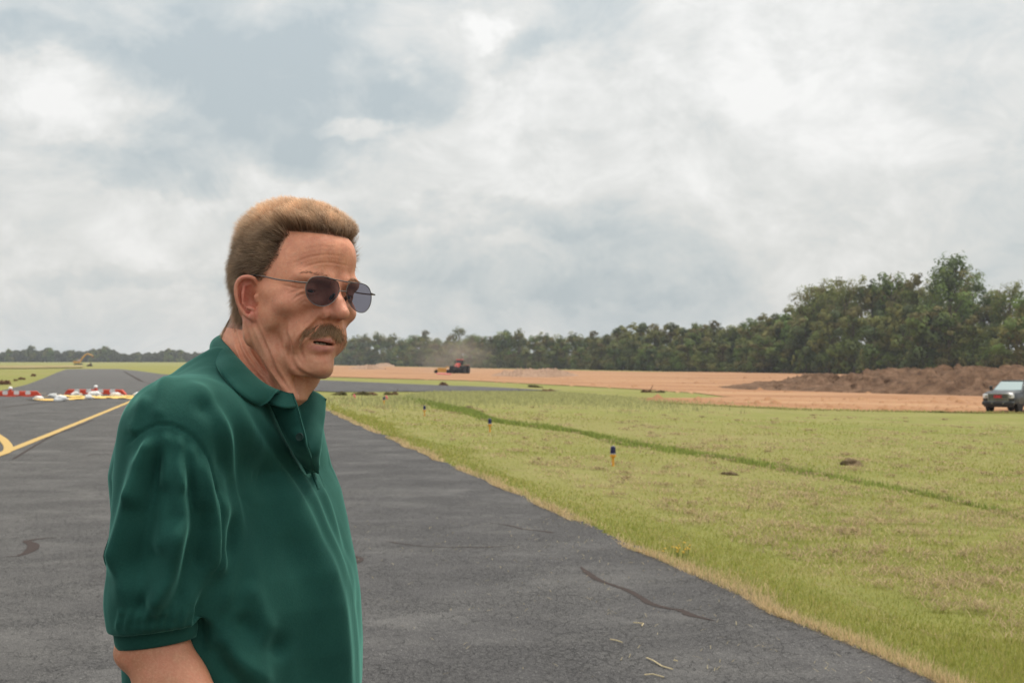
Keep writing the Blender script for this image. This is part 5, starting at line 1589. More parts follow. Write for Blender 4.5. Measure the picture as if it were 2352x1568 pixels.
def scraper():
    o = empty('scraper'); tag(o, 'yellow pull-type earth scraper towed behind the red tractor', 'scraper')
    m = MB(); m.prism([(-2.6, .5), (1.2, .35), (1.6, 1.1), (1.3, 2.0), (-2.2, 2.1), (-2.9, 1.2)], -1.5, -1.38); m.prism([(-2.6, .5), (1.2, .35), (1.6, 1.1), (1.3, 2.0), (-2.2, 2.1), (-2.9, 1.2)], 1.38, 1.5)
    m.box((-.6, 0, .6), (3.4, 2.76, .2)); m.build('bowl', cat_y, o)
    m = MB(); m.box((-2.4, 0, 1.3), (.15, 2.76, 1.4), ry=.1); m.build('ejector', cat_y, o)
    m = MB(); m.tube([(1.2, -1.3, 1.7), (2.2, -1.1, 2.4), (3.6, 0, 2.2), (4.4, 0, 1.2)], .16, 8); m.tube([(1.2, 1.3, 1.7), (2.2, 1.1, 2.4), (3.6, 0, 2.2)], .16, 8); m.build('gooseneck', cat_y, o)
    for x in (-3.4, 2.6):
        for y in (-1.1, 1.1):
            wh = empty('wheel', (x, y, .72)); wh.parent = o
            m = MB(); m.lathe([(.4, -.28), (.68, -.28), (.74, 0), (.68, .28), (.4, .28)], n=24, axis='Y'); m.build('tyre', rubber, wh)
            m = MB(); m.lathe([(.0001, -.2), (.42, -.2), (.42, .2), (.0001, .2)], n=18, axis='Y'); m.build('rim', plastic_w, wh)
    m = MB(); m.box((-3.3, 0, 1.2), (1.4, .8, .5), bev=.05); m.tube([(-3.6, 0, 1.2), (-3.6, 0, 2.2)], .12, 8); m.build('rear_frame', cat_y, o)
    g = G(1017, 857.5); k = 31 / F * g[1] / 6.6
    o.location = g; o.scale = (k, k, k * 1.35); o.rotation_euler = (0, 0, math.radians(12)); return o
scraper()
# pink silt roll lying on the soil in front of the scraper
a, b_ = G(1003.5, 860.5), G(1035, 861.5)
m = MB(); m.tube([a + (0, 0, .2), (a + b_) / 2 + (0, 0, .2), b_ + (0, 0, .16)], .13, 8)
tag(m.build('ribbon_roll', pink_m, None, True), 'low pink band lying on the soil in front of the yellow scraper', 'pink band')

# excavator far left
def excavator():
    o = empty('excavator'); tag(o, 'far yellow excavator with its arm raised beyond the end of the asphalt', 'excavator')
    for y in (-1.2, 1.2):
        m = MB(); m.prism([(-2.2, .1), (2.2, .1), (2.6, .5), (2.2, .95), (-2.2, .95), (-2.6, .5)], y - .3, y + .3); m.build('track', dark_p, o)
    m = MB(); m.box((-.9, 0, 1.75), (4.2, 2.7, 1.2), bev=.12); m.build('body', cat_y, o)
    m = MB(); m.box((.5, -.85, 2.7), (1.4, 1.0, 1.6), taper=.9, bev=.08); m.build('cab', simple('pale_cab', (.5, .34, .32), .4), o)
    m = MB(); P_ = [(1.0, .1, 2.0), (2.4, .1, 4.2), (4.4, .1, 6.4), (5.6, .1, 7.0)]
    m.tube(P_, [.42, .5, .45, .3], 8); m.build('boom', cat_y, o)
    m = MB(); m.tube([(5.2, .1, 7.1), (7.6, .1, 6.4), (9.2, .1, 5.5)], [.35, .4, .25], 8); m.build('stick', cat_y, o)
    m = MB(); m.tube([(3.2, .1, 5.6), (6.0, .1, 7.5)], .14, 6); m.build('ram', steel, o)
    m = MB(); m.prism([(8.7, 5.5), (9.6, 5.6), (9.5, 4.7), (8.8, 4.2), (8.3, 4.8)], -.5, .6); m.build('bucket', simple('worn_bucket', (.16, .08, .06), .6), o)
    g = G(180, 838); k = 45 / F * g[1] / 12.2
    o.location = g; o.scale = (k,) * 3
excavator()
def loader():
    o = empty('crawler_loader'); tag(o, 'small dark crawler machine standing right of the far excavator', 'bulldozer')
    for y in (-.9, .9):
        m = MB(); m.prism([(-1.6, 0), (1.6, 0), (1.9, .5), (1.5, 1.0), (-1.5, 1.0), (-1.9, .5)], y - .25, y + .25); m.build('track', dark_p, o)
    m = MB(); m.box((-.3, 0, 1.2), (2.4, 1.3, .9), taper=.85, bev=.08); m.build('body', simple('rusty_orange_paint', (.22, .09, .05), .6), o)
    m = MB(); m.box((.7, 0, 1.9), (1.0, 1.2, 1.3), bev=.08); m.build('cab', glass_d, o)
    m = MB(); m.box((-2.2, 0, .6), (.25, 3.0, 1.1), bev=.05); m.build('blade', dark_p, o)
    m = MB(); m.tube([(.1, 0, 1.6), (.1, 0, 3.9)], .09, 6); m.build('exhaust_pipe', dark_p, o)
    g = G(207, 841); k = 12 / F * g[1] / 4.1
    o.location = g; o.scale = (k,) * 3
loader()

# ---------------------------------------------------------------- soil heaps
def soil_mat(name, a, b_, c_, sc=1.0):
    m = Mat(name, a, .97, .08); P_ = m.coord('Position')
    n = m.noise(P_, .9 * sc, 6, .7, .4); n2 = m.noise(P_, 4 * sc, 5, .7)
    c = m.ramp(n, [(.3, c_), (.5, a), (.7, b_)]); c = m.mix(m.val(n2, .5, .75, 0, .5), c, c_)
    m.base(c); m.bump(m.math('ADD', n, n2), 1.0, .25); return m.m
SOIL = soil_mat('dark_soil', (.17, .10, .062), (.27, .165, .105), (.07, .042, .028))
SOILP = soil_mat('pale_soil', (.34, .22, .15), (.42, .28, .19), (.22, .14, .10))
def heap(name, base, top, depth, mat, label, nx=240, ny=26, clod=.35, seed=0, cat='soil heap'):
    """a long heap: base line and skyline given along the view, real depth behind the base"""
    bx = np.array(base, float); tx = np.array(top, float)
    px = np.linspace(bx[0, 0], bx[-1, 0], nx); pb = np.interp(px, bx[:, 0], bx[:, 1]); pt = np.interp(px, tx[:, 0], tx[:, 1])
    V = np.zeros((nx, ny, 3))
    for i in range(nx):
        g = G(px[i], pb[i]); yr = g[1] + depth * .5
        H = max(CH + (HY - pt[i]) / F * yr - float(zf(g[0], yr)), .02)
        endf = min(1, min(i, nx - 1 - i) / (nx * .04) + .0) if nx > 3 else 1
        for j in range(ny):
            t = j / (ny - 1); y = g[1] + depth * t * 1.0
            x = (px[i] - HX) / F * g[1] + (px[i] - HX) / F * depth * t * .5
            prof = math.sin(math.pi * min(1, t)) ** .75
            V[i, j] = (x, y, float(zf(x, y)) + H * prof - .05)
    Vf = V.reshape(-1, 3)
    tt = np.tile(np.linspace(0, 1, ny), nx); hh = (Vf[:, 2] - zf(Vf[:, 0], Vf[:, 1]))
    Vf[:, 2] += (vnoise(Vf, 1.6, seed) * .6 + vnoise(Vf, 4.5, seed + 1) * .5 + np.maximum(rng.normal(size=len(Vf)), -.5) * .10) * clod * np.clip(hh, 0, 1)
    Vf[:, 1] += vnoise(Vf, 3, seed + 3) * clod * .8
    idx = np.arange(nx * ny).reshape(nx, ny)
    Q = np.stack([idx[:-1, :-1], idx[1:, :-1], idx[1:, 1:], idx[:-1, 1:]], -1).reshape(-1, 4)
    o = mesh_obj(name, Vf, Q, mat); 
    if vnorm(Vf, Q)[:, 2].mean() < 0: o.data.flip_normals()
    return tag(o, label, cat)
heap('soil_heap', [(1640, 894), (1780, 897.5), (2043, 905.4), (2254, 910.7), (2352, 912), (2700, 918)],
     [(1640, 892), (1700, 885), (1780, 877.7), (1859, 872), (1912, 866), (1991, 860.6), (2025, 856), (2096, 853), (2162, 848), (2228, 847.5), (2281, 846), (2352, 844.8), (2700, 842)],
     26, SOIL, 'long brown ridge of loose clods behind the pickup truck', 640, 40, .55, 3)
heap('soil_heap', [(1124, 864), (1200, 866.5), (1260, 867), (1337, 864)], [(1124, 862), (1160, 853), (1200, 849.5), (1240, 849), (1270, 848), (1300, 854), (1337, 862)], 30, SOILP, 'low soil heap right of the tractor, before the trees', 130, 16, .5, 5)
heap('soil_heap', [(795, 848), (840, 849), (880, 848.5)], [(795, 846), (820, 840), (850, 838), (880, 846)], 30, SOILP, 'faint flat soil heap beside the chin of the man', 60, 12, .5, 6)
heap('soil_heap', [(855, 841), (905, 841.5)], [(855, 840), (868, 834.5), (888, 834), (905, 840)], 30, SOILP, 'small pale soil heap at the foot of the far trees', 40, 12, .5, 7)

def clump(px0, px1, py, hpx, label, mat, seed=0, cat='sod clump', stick=None, name='sod_clump'):
    g0, g1 = G(px0, py), G(px1, py); w = g1[0] - g0[0]; H = hpx / F * g0[1]; g = (g0 + g1) / 2
    nu, nv = 40, 14; V = []
    for j in range(nv):
        th = (j / (nv - 1)) * math.pi / 2
        for i in range(nu):
            ph = 2 * math.pi * i / nu
            V.append((math.sin(th) * math.cos(ph), math.sin(th) * math.sin(ph), math.cos(th)))
    V = np.array(V); r = 1 + vnoise(V, 3.5, seed) * .35 + vnoise(V, 9, seed + 1) * .22
    V = V * r[:, None] * np.array([w / 2, max(w * .3, H), H]); V[:, 2] = V[:, 2] * (1 + .3 * vnoise(V, 9, seed + 2)) - .02
    Fc = [(j * nu + i, (j + 1) * nu + i, (j + 1) * nu + (i + 1) % nu, j * nu + (i + 1) % nu) for j in range(nv - 1) for i in range(nu)]
    o = empty(name, g); tag(o, label, cat)
    mesh_obj('clod', V, Fc, mat, o)
    # torn grass and roots sticking out
    n = 90; a = rng.normal(size=(n, 3)); a[:, 2] = np.abs(a[:, 2]); a /= np.linalg.norm(a, axis=1, keepdims=True)
    p = a * np.array([w * .45, w * .25, H * .8]); d = a * np.array([1, 1, .8]) + rng.normal(size=(n, 3)) * .4
    ln = rng.uniform(.2, .6, n)[:, None] * H; s_ = rng.normal(size=(n, 3)) * .045 * H
    Vr = np.stack([p - s_, p + s_, p + d * ln], 1).reshape(-1, 3); Fr = np.arange(n * 3).reshape(n, 3)
    c = mesh_obj('roots', Vr, Fr, mat, o, False); c['kind'] = 'stuff'
    if stick:
        m = MB(); m.tube([(x * w / 2, 0, z * H) for x, z in stick], H * .10, 6); m.build('branch', wood_dark, o)
    return o
wood_dark = simple('dead_branch', (.14, .08, .05), .9, .1)
SODG = soil_mat('torn_sod', (.14, .12, .05), (.20, .17, .07), (.05, .04, .025), 3)
SODB = soil_mat('brown_sod', (.20, .11, .065), (.30, .18, .11), (.09, .05, .03), 3)
HAY = soil_mat('dead_hay', (.40, .29, .17), (.52, .40, .24), (.22, .15, .09), 8)
clump(760, 803, 908, 9, 'dark sod clump nearest the shirt opening, at the grass edge', SODG, 1)
clump(800, 856, 908, 9, 'wide flat greenish sod heap between the two pink flags', SODG, 2)
clump(838, 872, 907, 6, 'reddish clod at the right end of the flat sod heap', SODB, 3)
clump(880, 897, 907, 7, 'dark sod clump behind the far blue light', SODG, 4)
clump(892, 916, 907, 7, 'reddish clod with a branch rising to the right', SODB, 5, stick=[(-.6, .4), (.2, .8), (.8, 1.2), (.9, 2.0)])
clump(1006, 1028, 885, 8, 'pointed brown and green clod beyond the dark crossing strip', SODB, 6)
clump(1214, 1242, 889.5, 6, 'flat dark green clod beyond the right end of the crossing strip', SODG, 7)
clump(1244, 1273, 899, 6, 'pair of brown clods joined by an arching branch', SODB, 8, stick=[(-1, 2.2), (-.7, .9), (-.2, .5), (.4, 1.0), (.9, .5)])
clump(1474, 1498, 901, 7, 'brown clod with a leaning stick at the red soil', SODB, 9, stick=[(.2, .3), (.6, 1.1), (1.0, 2.3)])
clump(1503, 1526, 901.5, 5, 'low dark clod right of the leaning stick', SODG, 10)
clump(1062, 1091, 938, 6, 'heap of dead hay on the pale grass', HAY, 11, 'hay heap', name='hay_heap')
clump(1932, 1978, 1068, 13, 'brown hay heap in front of the pickup, biggest in the mown field', HAY, 12, 'hay heap', name='hay_heap')
clump(1648, 1690, 1091, 9, 'small hay heap right of the nearest blue light', HAY, 13, 'hay heap', name='hay_heap')
clump(1828, 1880, 1089, 8, 'flat hay heap on the green ditch strip', HAY, 14, 'hay heap', name='hay_heap')
clump(-10, 24, 882, 9, 'brown clod heap cut by the left edge of the frame', SODB, 15)
clump(31, 41, 874, 4.5, 'second brown clod from the left edge, on the far grass', SODB, 16)
clump(43, 58, 871, 4.5, 'third brown clod from the left edge, on the far grass', SODB, 17)
clump(71, 83, 863.5, 4.5, 'farthest brown clod, near the narrow end of the asphalt', SODB, 18)

def soil_clods():
    """loose lumps on the graded earth"""
    n = 1900; px_ = rng.uniform(780, 2420, n); py_ = np.where(rng.uniform(size=n) < .5, rng.uniform(868, 905, n), rng.uniform(914, 950, n)); V = []; Q = []
    T = np.array([(1, 0, 0), (-.5, .86, 0), (-.5, -.86, 0), (.1, .1, .8), (-.3, -.2, .6)])
    k = 0
    for i in range(n):
        lo = np.interp(px_[i], [780, 1068, 1349, 1500, 1662, 1837, 2420], [867, 875, 889, 897, 912, 941, 952]); 
        if py_[i] > lo and not (px_[i] > 1480 and 916 < py_[i] < np.interp(px_[i], [1480, 1650, 1837, 2420], [921, 932, 940, 951])): continue
        Y = 3.3 * F / (py_[i] - HY); x = (px_[i] - HX) / F * Y
        for _ in range(5): Y = (CH - float(zf(x, Y))) * F / (py_[i] - HY); x = (px_[i] - HX) / F * Y
        s_ = rng.uniform(.05, .14) * (1 + Y / 250) * (2.2 if rng.uniform() < .06 else 1)
        v = T * s_ * rng.uniform(.6, 1.3, (5, 3)) * np.array([1.5, 1, .8]) + np.array([x, Y, float(zf(x, Y)) + .02]); V.append(v)
        Q += [(k, k + 1, k + 3), (k + 1, k + 2, k + 4), (k + 2, k, k + 3), (k + 1, k + 4, k + 3), (k + 2, k + 3, k + 4)]; k += 5
    o = mesh_obj('soil_clods', np.concatenate(V), np.array(Q), EARTH, None, False)
    tag(o, 'loose clods scattered over the graded red earth', None, None, 'stuff')
soil_clods()
# ================================================================ trees
def leaf_mat():
    m = Mat('foliage', (.07, .08, .03), .75, .25)
    a = m.N('VertexColor', layer_name='Col').outputs[0]
    oi = m.N('ObjectInfo')
    hs = m.N('HueSaturation'); m.L(a, hs.inputs['Color'])
    m.L(m.val(oi.outputs['Random'], 0, 1, .80, 1.2), hs.inputs['Value']); m.L(m.val(oi.outputs['Random'], 0, 1, .475, .515), hs.inputs['Hue'])
    m.base(hs.outputs[0])
    tr = m.N('BsdfTranslucent'); m.L(hs.outputs[0], tr.inputs[0]); mx = m.N('MixShader'); mx.inputs[0].default_value = .35
    m.L(m.b.outputs[0], mx.inputs[1]); m.L(tr.outputs[0], mx.inputs[2]); m.L(mx.outputs[0], m.nt.nodes['Material Output'].inputs[0])
    return m.m
LEAF = leaf_mat()
BARK = simple('bark', (.13, .105, .08), .9, .1, 0, .3, 2)
def tree_meshes(seed, wid=.62, low=.05, nl=16, leaves=5200, lsz=.021, pal=0, open_=0.0):
    """unit-height tree: crown mesh and trunk mesh"""
    rg = np.random.default_rng(seed)
    lobes = []
    for i in range(nl):
        t = rg.uniform(low, 1); r = .5 * wid * math.sin(min(1, (t * .85 + .15)) * math.pi * .86 + .25) ** .8
        a = rg.uniform(0, 6.28); rr = r * rg.uniform(.35, .8)
        lr = rg.uniform(.10, .18) * (1.15 - .35 * t)
        lobes.append((math.cos(a) * rr, math.sin(a) * rr, low + (.92 - low) * t, lr, lr * rg.uniform(.65, .95), rg.uniform(0, 1)))
    for t in np.linspace(.25, .86, 4): lobes.append((rg.normal() * .03, rg.normal() * .03, t, .15 * (1.2 - t * .6), .13, rg.uniform(0, 1)))
    pal_ = [np.array(c) for c in ((.125, .155, .034), (.175, .180, .045), (.080, .110, .032), (.160, .140, .042), (.125, .175, .037))]
    C, Nn, cc = [], [], []
    for (x, y, z, r, rz, u) in lobes:
        n = int(leaves * r * r / sum(l[3] ** 2 for l in lobes))
        d = rg.normal(size=(n, 3)); d /= np.linalg.norm(d, axis=1, keepdims=True)
        # twig clusters inside each lobe
        k = max(6, n // 26); cd_ = rg.normal(size=(k, 3)); cd_ /= np.linalg.norm(cd_, axis=1, keepdims=True)
        ci = rg.integers(0, k, n); rad = rg.uniform(.62, 1.08, k)[ci] 
        dd = cd_[ci] * .82 + d * .42
        p = dd * np.array([r, r, rz]) * rad[:, None] + np.array([x, y, z])
        C.append(p); nn = cd_[ci] * .6 + d * .5 + np.array([0, 0, .35]); Nn.append(nn / np.linalg.norm(nn, axis=1, keepdims=True))
        base = pal_[(pal + int(u * 2.99)) % 5] if u < .8 else pal_[(pal + 3) % 5]
        cc.append(base[None] * rg.uniform(.72, 1.3, k)[ci][:, None] * rg.uniform(.8, 1.2, n)[:, None])
    C = np.concatenate(C); Nn = np.concatenate(Nn); cc = np.concatenate(cc)
    a = np.cross(Nn, rg.normal(size=Nn.shape)); a /= np.linalg.norm(a, axis=1, keepdims=True) + 1e-9; b = np.cross(Nn, a)
    sz = lsz * rg.uniform(.6, 1.35, len(C))[:, None]
    q = np.stack([C - a * sz, C - b * sz * .6, C + a * sz, C + b * sz * .6], 1)
    q += rg.normal(size=q.shape) * lsz * .15
    V = q.reshape(-1, 3); Q = np.arange(len(V)).reshape(-1, 4)
    o = mesh_obj('crown', V, Q, LEAF, None, False); set_col(o, np.repeat(cc, 4, 0))
    m = MB(); m.tube([(0, 0, -.03), (.004, 0, .12), (.0, .006, .45), (-.006, 0, .8)], [.017, .013, .009, .003], 7)
    for (x, y, z, r, rz, u) in lobes[:10]:
        z0 = max(.1, z - .22); m.tube([(0, 0, z0), (x * .5, y * .5, z - .08), (x, y, z)], [.007, .005, .002], 5)
    t = m.build('trunk', BARK)
    mc, mt = o.data, t.data
    bpy.data.objects.remove(o); bpy.data.objects.remove(t)
    return mc, mt
PROT = [tree_meshes(11, .78, .04, 22, 7000, .020, 0), tree_meshes(12, .66, .05, 20, 6200, .020, 1), tree_meshes(13, .92, .05, 24, 6800, .022, 2),
        tree_meshes(14, .70, .12, 20, 5600, .019, 3), tree_meshes(15, .58, .06, 18, 5600, .019, 4), tree_meshes(16, .84, .03, 22, 6400, .022, 1)]
AIRY = [tree_meshes(21, .74, .22, 24, 5600, .0125, 2), tree_meshes(22, .70, .28, 20, 3600, .0135, 0), tree_meshes(23, .62, .35, 16, 1700, .017, 4)]
BUSH = [tree_meshes(31, 1.5, .05, 12, 1900, .045, 4), tree_meshes(32, 1.8, .05, 12, 1900, .045, 1)]
BR = np.array([(780, 1000), (1100, 700), (1500, 520), (1850, 430), (2352, 360), (2800, 340)], float)
def tdepth(px): return float(np.interp(px, BR[:, 0], BR[:, 1]))
def tree(px, top, proto, label, group, ddep=0.0, wk=1.0, name='broadleaf_tree', cat='tree', Y=None):
    Y = (Y or tdepth(px)) + ddep; x = (px - HX) / F * Y; z = float(zf(x, Y)); H = CH + (HY - top) / F * Y - z
    o = empty(name, (x, Y, z - .1), rng.uniform(0, 6.28)); o.scale = (H * wk, H * wk, H)
    c = bpy.data.objects.new('crown', proto[0]); COL.objects.link(c); c.parent = o
    t = bpy.data.objects.new('trunk', proto[1]); COL.objects.link(t); t.parent = o
    tag(o, label, cat, group); return o
TOPS = np.array([(770, 780), (785, 776), (830, 766), (870, 761), (910, 772), (950, 770), (975, 757), (1010, 775), (1035, 770), (1075, 770), (1100, 768), (1130, 765), (1160, 753), (1185, 751), (1215, 766),
                 (1260, 762), (1300, 764), (1340, 760), (1390, 757), (1430, 750), (1470, 742), (1510, 740), (1560, 742), (1600, 735), (1640, 733), (1700, 734), (1750, 722), (1800, 715), (1822, 700),
                 (1850, 652), (1870, 642), (1910, 632), (1960, 636), (2000, 634), (2050, 625), (2100, 624), (2130, 640), (2200, 640), (2260, 650), (2290, 655), (2330, 662), (2352, 680), (2500, 690), (2800, 720)], float)
def ttop(px): return float(np.interp(px, TOPS[:, 0], TOPS[:, 1]))
GRP = 'trees of the wood behind the red earth'
LB = 'dense olive-green tree in the long unbroken wood behind the red earth'
# back row that fills the wood
px = 772.0
while px < 2620:
    h = (854 - ttop(px)); tree(px, ttop(px) + rng.uniform(6, 12) + h * .03, PROT[int(rng.integers(6))], LB, GRP, 26 + rng.uniform(-6, 10), rng.uniform(.85, 1.1)); px += max(15, h * .30) * rng.uniform(.8, 1.2)
# front row, its skyline follows the photograph
front = [(787, 777), (812, 768), (838, 765), (868, 760), (897, 764), (925, 774), (952, 768), (976, 756), (1004, 775), (1034, 768), (1082, 768), (1108, 770), (1136, 766), (1163, 752), (1192, 753), (1226, 768),
         (1256, 761), (1290, 767), (1322, 760), (1362, 757), (1396, 762), (1428, 748), (1466, 741), (1504, 740), (1540, 741), (1566, 752), (1604, 736), (1640, 733), (1672, 745), (1700, 733), (1738, 728), (1768, 720), (1802, 713)]
ORD = 'first second third fourth fifth sixth seventh eighth ninth tenth eleventh twelfth thirteenth fourteenth fifteenth'.split()
for i, (x, t) in enumerate(front):
    if x < 1040: lb = '%s treetop of the wood counting right from the face of the man' % ORD[i]
    elif x < 1345: lb = '%s treetop of the wood counting right from the tractor' % ORD[i - 10]
    else: lb = '%s treetop of the wood counting left from the tall group' % ORD[32 - i]
    tree(x, t, PROT[int(rng.integers(6))], lb, None, rng.uniform(-6, 6), rng.uniform(.95, 1.2))
# shorter trees in front of the wood, in different tones
SHORT = [800, 845, 915, 960, 1015, 1060, 1100, 1125, 1208, 1240, 1276, 1335, 1380, 1410, 1452, 1490, 1530, 1580, 1625, 1660, 1715, 1755, 1800]
for x, t, k in ((800, 800, 2), (845, 795, 0), (915, 800, 5), (960, 800, 3), (1015, 800, 1), (1060, 795, 5), (1100, 800, 1), (1125, 805, 0), (1208, 800, 1), (1240, 795, 5), (1276, 790, 2), (1335, 795, 3), (1380, 785, 0), (1410, 780, 1), (1452, 775, 4),
                (1490, 785, 2), (1530, 790, 1), (1580, 775, 3), (1625, 770, 0), (1660, 780, 5), (1715, 775, 1), (1755, 770, 3), (1800, 775, 2)):
    j_ = [q for q in SHORT if (q < 1040) == (x < 1040) and (q < 1345) == (x < 1345)]; i_ = sorted(j_).index(x)
    lb = '%s shorter tree fronting the wood counting right from the %s' % (ORD[i_], 'face of the man' if x < 1040 else 'tractor' if x < 1345 else 'low soil heap')
    tree(x, t, PROT[k], lb, 'shorter trees in front of the wood', -22 + rng.uniform(-4, 4), 1.25)
tree(1054, 748, AIRY[2], 'thin tree standing alone above the treetops beyond the tractor', None, 30, 1.0)
tree(1092, 765, AIRY[2], 'sparse grey crown just right of the thin tall tree', None, 30, 1.1)
# tall group at the right
for x, t, p, dd, wk, lb in (
    (1858, 645, AIRY[1], 0, .62, 'tall loose-crowned tree at the left end of the tall group'), (1905, 628, AIRY[1], 6, .55, 'tall tree with a forked crown, second from the left of the tall group'),
    (1945, 630, AIRY[1], -4, .55, 'tall tree with sky showing through, third from the left of the tall group'), (2005, 632, PROT[1], 4, .62, 'full olive crown left of the middle of the tall group'),
    (2048, 622, PROT[3], 8, .62, 'flat-topped full crown in the middle of the tall group'), (2100, 622, PROT[0], 2, .60, 'full brownish crown left of the highest tree'),
    (2140, 630, AIRY[1], 6, .5, 'loose crown squeezed in just left of the highest tree'), (2182, 583, AIRY[0], -6, .76, 'highest tree, with a wide lacy crown against the sky'), (2222, 610, AIRY[1], 12, .5, 'lacy crown on the right shoulder of the highest tree'),
    (2318, 636, AIRY[1], 0, .55, 'loose dark crown near the right edge above the pickup'), (2366, 662, PROT[3], -20, .85, 'russet tree cut by the right edge of the frame'),
    (2440, 690, PROT[1], -10, .9, 'olive tree just beyond the right edge'),
    (1850, 720, PROT[2], -14, .75, 'rounded mid-height tree below the left end of the tall group'), (1905, 712, PROT[5], -18, .8, 'mid-height olive tree under the forked tall crown'),
    (1962, 700, PROT[0], -16, .8, 'yellowish mid-height tree under the third tall crown'), (2020, 706, PROT[1], -20, .85, 'dark mid-height tree under the full olive crown'),
    (2075, 700, PROT[5], -16, .8, 'brown mid-height tree below the flat-topped crown'), (2130, 690, PROT[2], -22, .85, 'broad mid-height tree at the foot of the highest tree'),
    (2180, 715, PROT[3], -18, .8, 'russet mid-height tree right below the highest tree'), (2235, 720, PROT[0], -14, .8, 'mid-height tree between the highest tree and the right edge'),
    (2290, 735, PROT[4], -20, .9, 'bright green mid-height tree above the hood of the pickup'), (2335, 725, PROT[3], -30, .95, 'brown tree directly above the roof of the pickup')):
    tree(x, t, p, lb, None, dd, wk * 1.25)
for x, t, k, lb in ((1200, 826, 0, 'pale green bush at the wood edge behind the low soil heap'), (1355, 838, 1, 'small bush at the wood edge, right of the low soil heap'), (1836, 800, 0, 'bright green bush at the left foot of the tall group'),
                    (2000, 815, 1, 'olive bush under the tall group, left of its middle'), (2080, 818, 0, 'green bush under the tall group, right of its middle'), (2215, 806, 0, 'bright green bush left of the pickup hood'),
                    (2160, 822, 1, 'brownish bush behind the brown ridge of clods'), (1920, 822, 0, 'low green bush at the foot of the forked crown'), (2262, 800, 0, 'light green bush above the hood of the pickup')):
    tree(x, t, BUSH[k], lb, None, -26, .55, 'bush', 'bush')
# undergrowth that closes the foot of the wood
def undergrowth():
    n = 42000; px_ = rng.uniform(765, 2640, n); Y = np.interp(px_, BR[:, 0], BR[:, 1]) + rng.uniform(-14, 30, n)
    x = (px_ - HX) / F * Y; h = rng.uniform(0, 1, n) ** 1.5 * (3.2 + 2.6 * vnoise(np.c_[x, x * 0, x * 0], .18, 5)); 
    C = np.stack([x, Y, zf(x, Y) + np.maximum(h, 0)], 1); s_ = rng.uniform(.35, .8, n)[:, None]
    a = rng.normal(size=(n, 3)); a /= np.linalg.norm(a, axis=1, keepdims=True); b = np.cross(a, rng.normal(size=(n, 3))); b /= np.linalg.norm(b, axis=1, keepdims=True)
    V = np.stack([C - a * s_, C - b * s_ * .7, C + a * s_, C + b * s_ * .7], 1).reshape(-1, 3)
    o = mesh_obj('undergrowth', V, np.arange(4 * n).reshape(-1, 4), LEAF, None, False)
    c = np.array([.075, .078, .030])[None] * rng.uniform(.6, 1.5, n)[:, None]; set_col(o, np.repeat(c, 4, 0))
    tag(o, 'tangled dark undergrowth along the foot of the wood', None, None, 'stuff')
undergrowth()
# far tree line at the left, one mass, with the crowns that stand out as trees
FT = np.array([(-120, 812), (0, 811), (20, 802), (40, 806), (53, 803), (86, 806), (113, 799), (141, 809), (168, 806), (190, 808), (215, 802), (264, 806), (293, 815), (316, 811), (350, 812), (389, 803), (416, 806), (440, 812), (520, 808), (640, 806), (790, 800), (840, 805)], float)
def far_wood():
    n = 60000; px_ = rng.uniform(-150, 860, n); Y = rng.uniform(1440, 1520, n); x = (px_ - HX) / F * Y
    top = np.interp(px_, FT[:, 0], FT[:, 1]) + 1.5 + 2.5 * vnoise(np.c_[px_, px_ * 0, px_ * 0], .35, 2); z0 = zf(x, Y)
    zt = CH + (HY - top) / F * Y; u = rng.uniform(0, 1, n) ** .8
    C = np.stack([x, Y, z0 + (zt - z0) * u], 1); s_ = rng.uniform(.7, 1.7, n)[:, None]
    a = rng.normal(size=(n, 3)); a /= np.linalg.norm(a, axis=1, keepdims=True); b = np.cross(a, rng.normal(size=(n, 3))); b /= np.linalg.norm(b, axis=1, keepdims=True)
    V = np.stack([C - a * s_, C - b * s_ * .7, C + a * s_, C + b * s_ * .7], 1).reshape(-1, 3)
    o = mesh_obj('far_wood', V, np.arange(4 * n).reshape(-1, 4), LEAF, None, False)
    c = np.array([.075, .088, .040])[None] * rng.uniform(.7, 1.35, n)[:, None]; set_col(o, np.repeat(c, 4, 0))
    tag(o, 'hazy blue-grey wood along the horizon at the left', None, None, 'stuff')
far_wood()
for x, t, k, lb in ((20, 799, 1, 'low round crown in the far blue wood near the left edge'), (70, 790, 4, 'narrow high crown sticking out of the far blue wood'), (113, 796, 2, 'broad crown in the far blue wood left of the excavator'),
                    (166, 803, 5, 'crown in the far blue wood right behind the excavator cab'), (216, 799, 0, 'crown in the far blue wood behind the raised excavator arm'), (240, 792, 2, 'highest crown of the far blue wood, right of the excavator'),
                    (318, 808, 1, 'small crown in the dip of the far blue wood'), (388, 798, 0, 'high crown in the far blue wood near the shoulder'), (415, 803, 5, 'rounded crown in the far blue wood touching the shoulder')):
    tree(x, t, PROT[k], lb, None, 0, 1.1, Y=1430)

